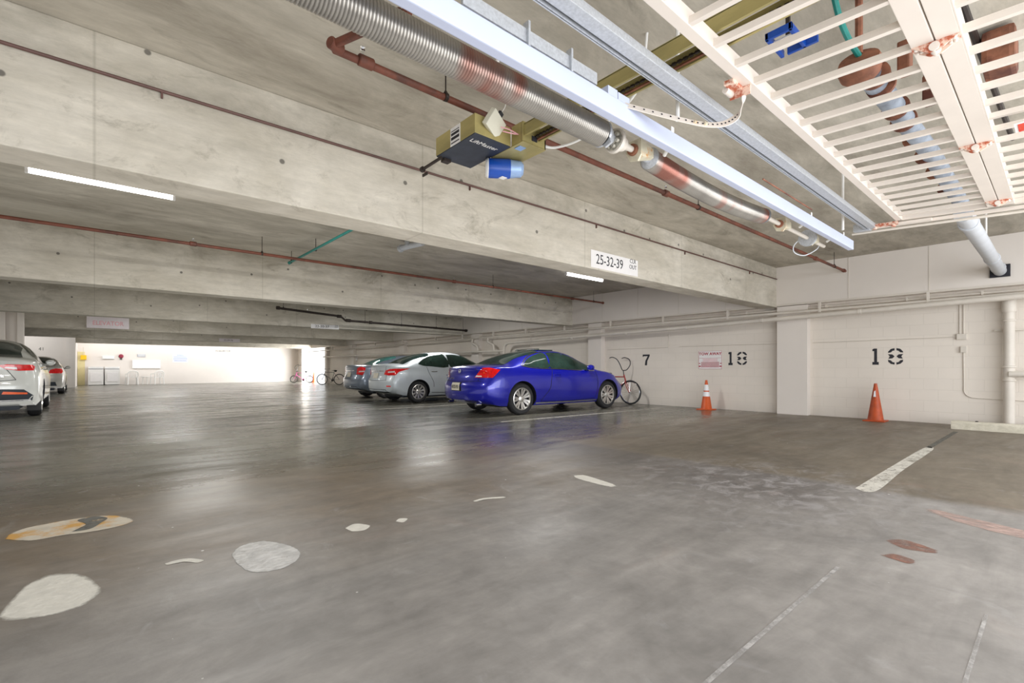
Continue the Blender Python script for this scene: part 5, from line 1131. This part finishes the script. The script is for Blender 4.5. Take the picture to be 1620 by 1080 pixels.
text('41', .22, M['darkstain'], 'alcove_lettering', bpy.data.objects['wall_alcove'], (-2.0, 33.598, 1.95), (R(90), 0, 0), .0008)
# ------------------------------------------------------------------ light
w = bpy.data.worlds.new('daylight'); bpy.context.scene.world = w; w.use_nodes = True
w.node_tree.nodes['Background'].inputs[0].default_value = (0.93, 0.96, 1.0, 1); w.node_tree.nodes['Background'].inputs[1].default_value = 1.9
def area(name, loc, target, sx, sy, power, col=(1, 1, 1), spread=180):
    l = bpy.data.lights.new(name, 'AREA'); l.shape = 'RECTANGLE'; l.size = sx; l.size_y = sy; l.energy = power; l.color = col; l.spread = R(spread)
    o = bpy.data.objects.new(name, l); C.objects.link(o); o.location = loc
    o.rotation_euler = (Vector(target) - Vector(loc)).to_track_quat('-Z', 'Y').to_euler(); return o
area('entrance_daylight', (4, -2.6, 1.6), (4.5, 4, 1.4), 12, 2.8, 400, (0.96, 0.98, 1.0))
area('driveway_bounce', (3.5, -0.9, 0.25), (3.5, 1.2, 3.0), 9, 1.6, 130, (1.0, 0.98, 0.96))
area('far_opening_daylight', (12.6, 33.9, 1.5), (7, 35.5, 1.0), 4.2, 2.2, 900, (0.98, 0.99, 1.0))
area('alcove_fill', (3, 36.0, 3.0), (3, 37.0, 1.0), 9, .6, 150)  # added fill to brighten the back wall; no fitting hangs here
area('alcove_fill', (-3, 31.5, 3.0), (-3, 33.6, 1.2), 3, .6, 60)  # added fill to brighten the alcove wall
for i, (x, y, p) in enumerate(((1.5, 7.2, 95), (7.5, 7.4, 95), (2, 13.2, 90), (8, 13.2, 90), (2, 19.2, 80), (8, 19.2, 80), (2, 25.2, 70), (8, 25.2, 70), (3, 31.0, 80), (-4, 17, 50))):
    area('bay_fill', (x, y, 3.08), (x, y, 0), 1.3, .12, p, (1.0, 0.985, 0.95))  # added strip fill under the ceiling, apart from the modelled tube lights
for i, (x, y, p) in enumerate(((3, 2.8, 75), (3, 7.2, 60), (3, 13.2, 40), (3, 19.2, 35), (3, 25.2, 30))):
    area('floor_bounce', (x - (2.2 if y > 3 else 0), y, 0.12), (x - (2.2 if y > 3 else 0), y, 3), 7 if y > 3 else 9, 4, p, (1.0, 0.98, 0.94))
# ------------------------------------------------------------------ camera
cd = bpy.data.cameras.new('camera'); cam = bpy.data.objects.new('camera', cd); C.objects.link(cam)
cam.location = (0, 0, 1.0); cd.sensor_width = 36; cd.lens = 760 / 1620 * 36; cd.clip_start = 0.05; cd.clip_end = 200
cam.rotation_euler = (R(90), 0, R(49 - 90)); cd.shift_y = (582 - 540) / 1620
bpy.context.scene.camera = cam
sc = bpy.context.scene; sc.view_settings.view_transform = 'Standard'; sc.view_settings.look = 'None'; sc.view_settings.exposure = 0.0
sc.cycles.use_denoising = True; sc.cycles.max_bounces = 8; sc.cycles.diffuse_bounces = 5; sc.cycles.caustics_reflective = False; sc.cycles.caustics_refractive = False
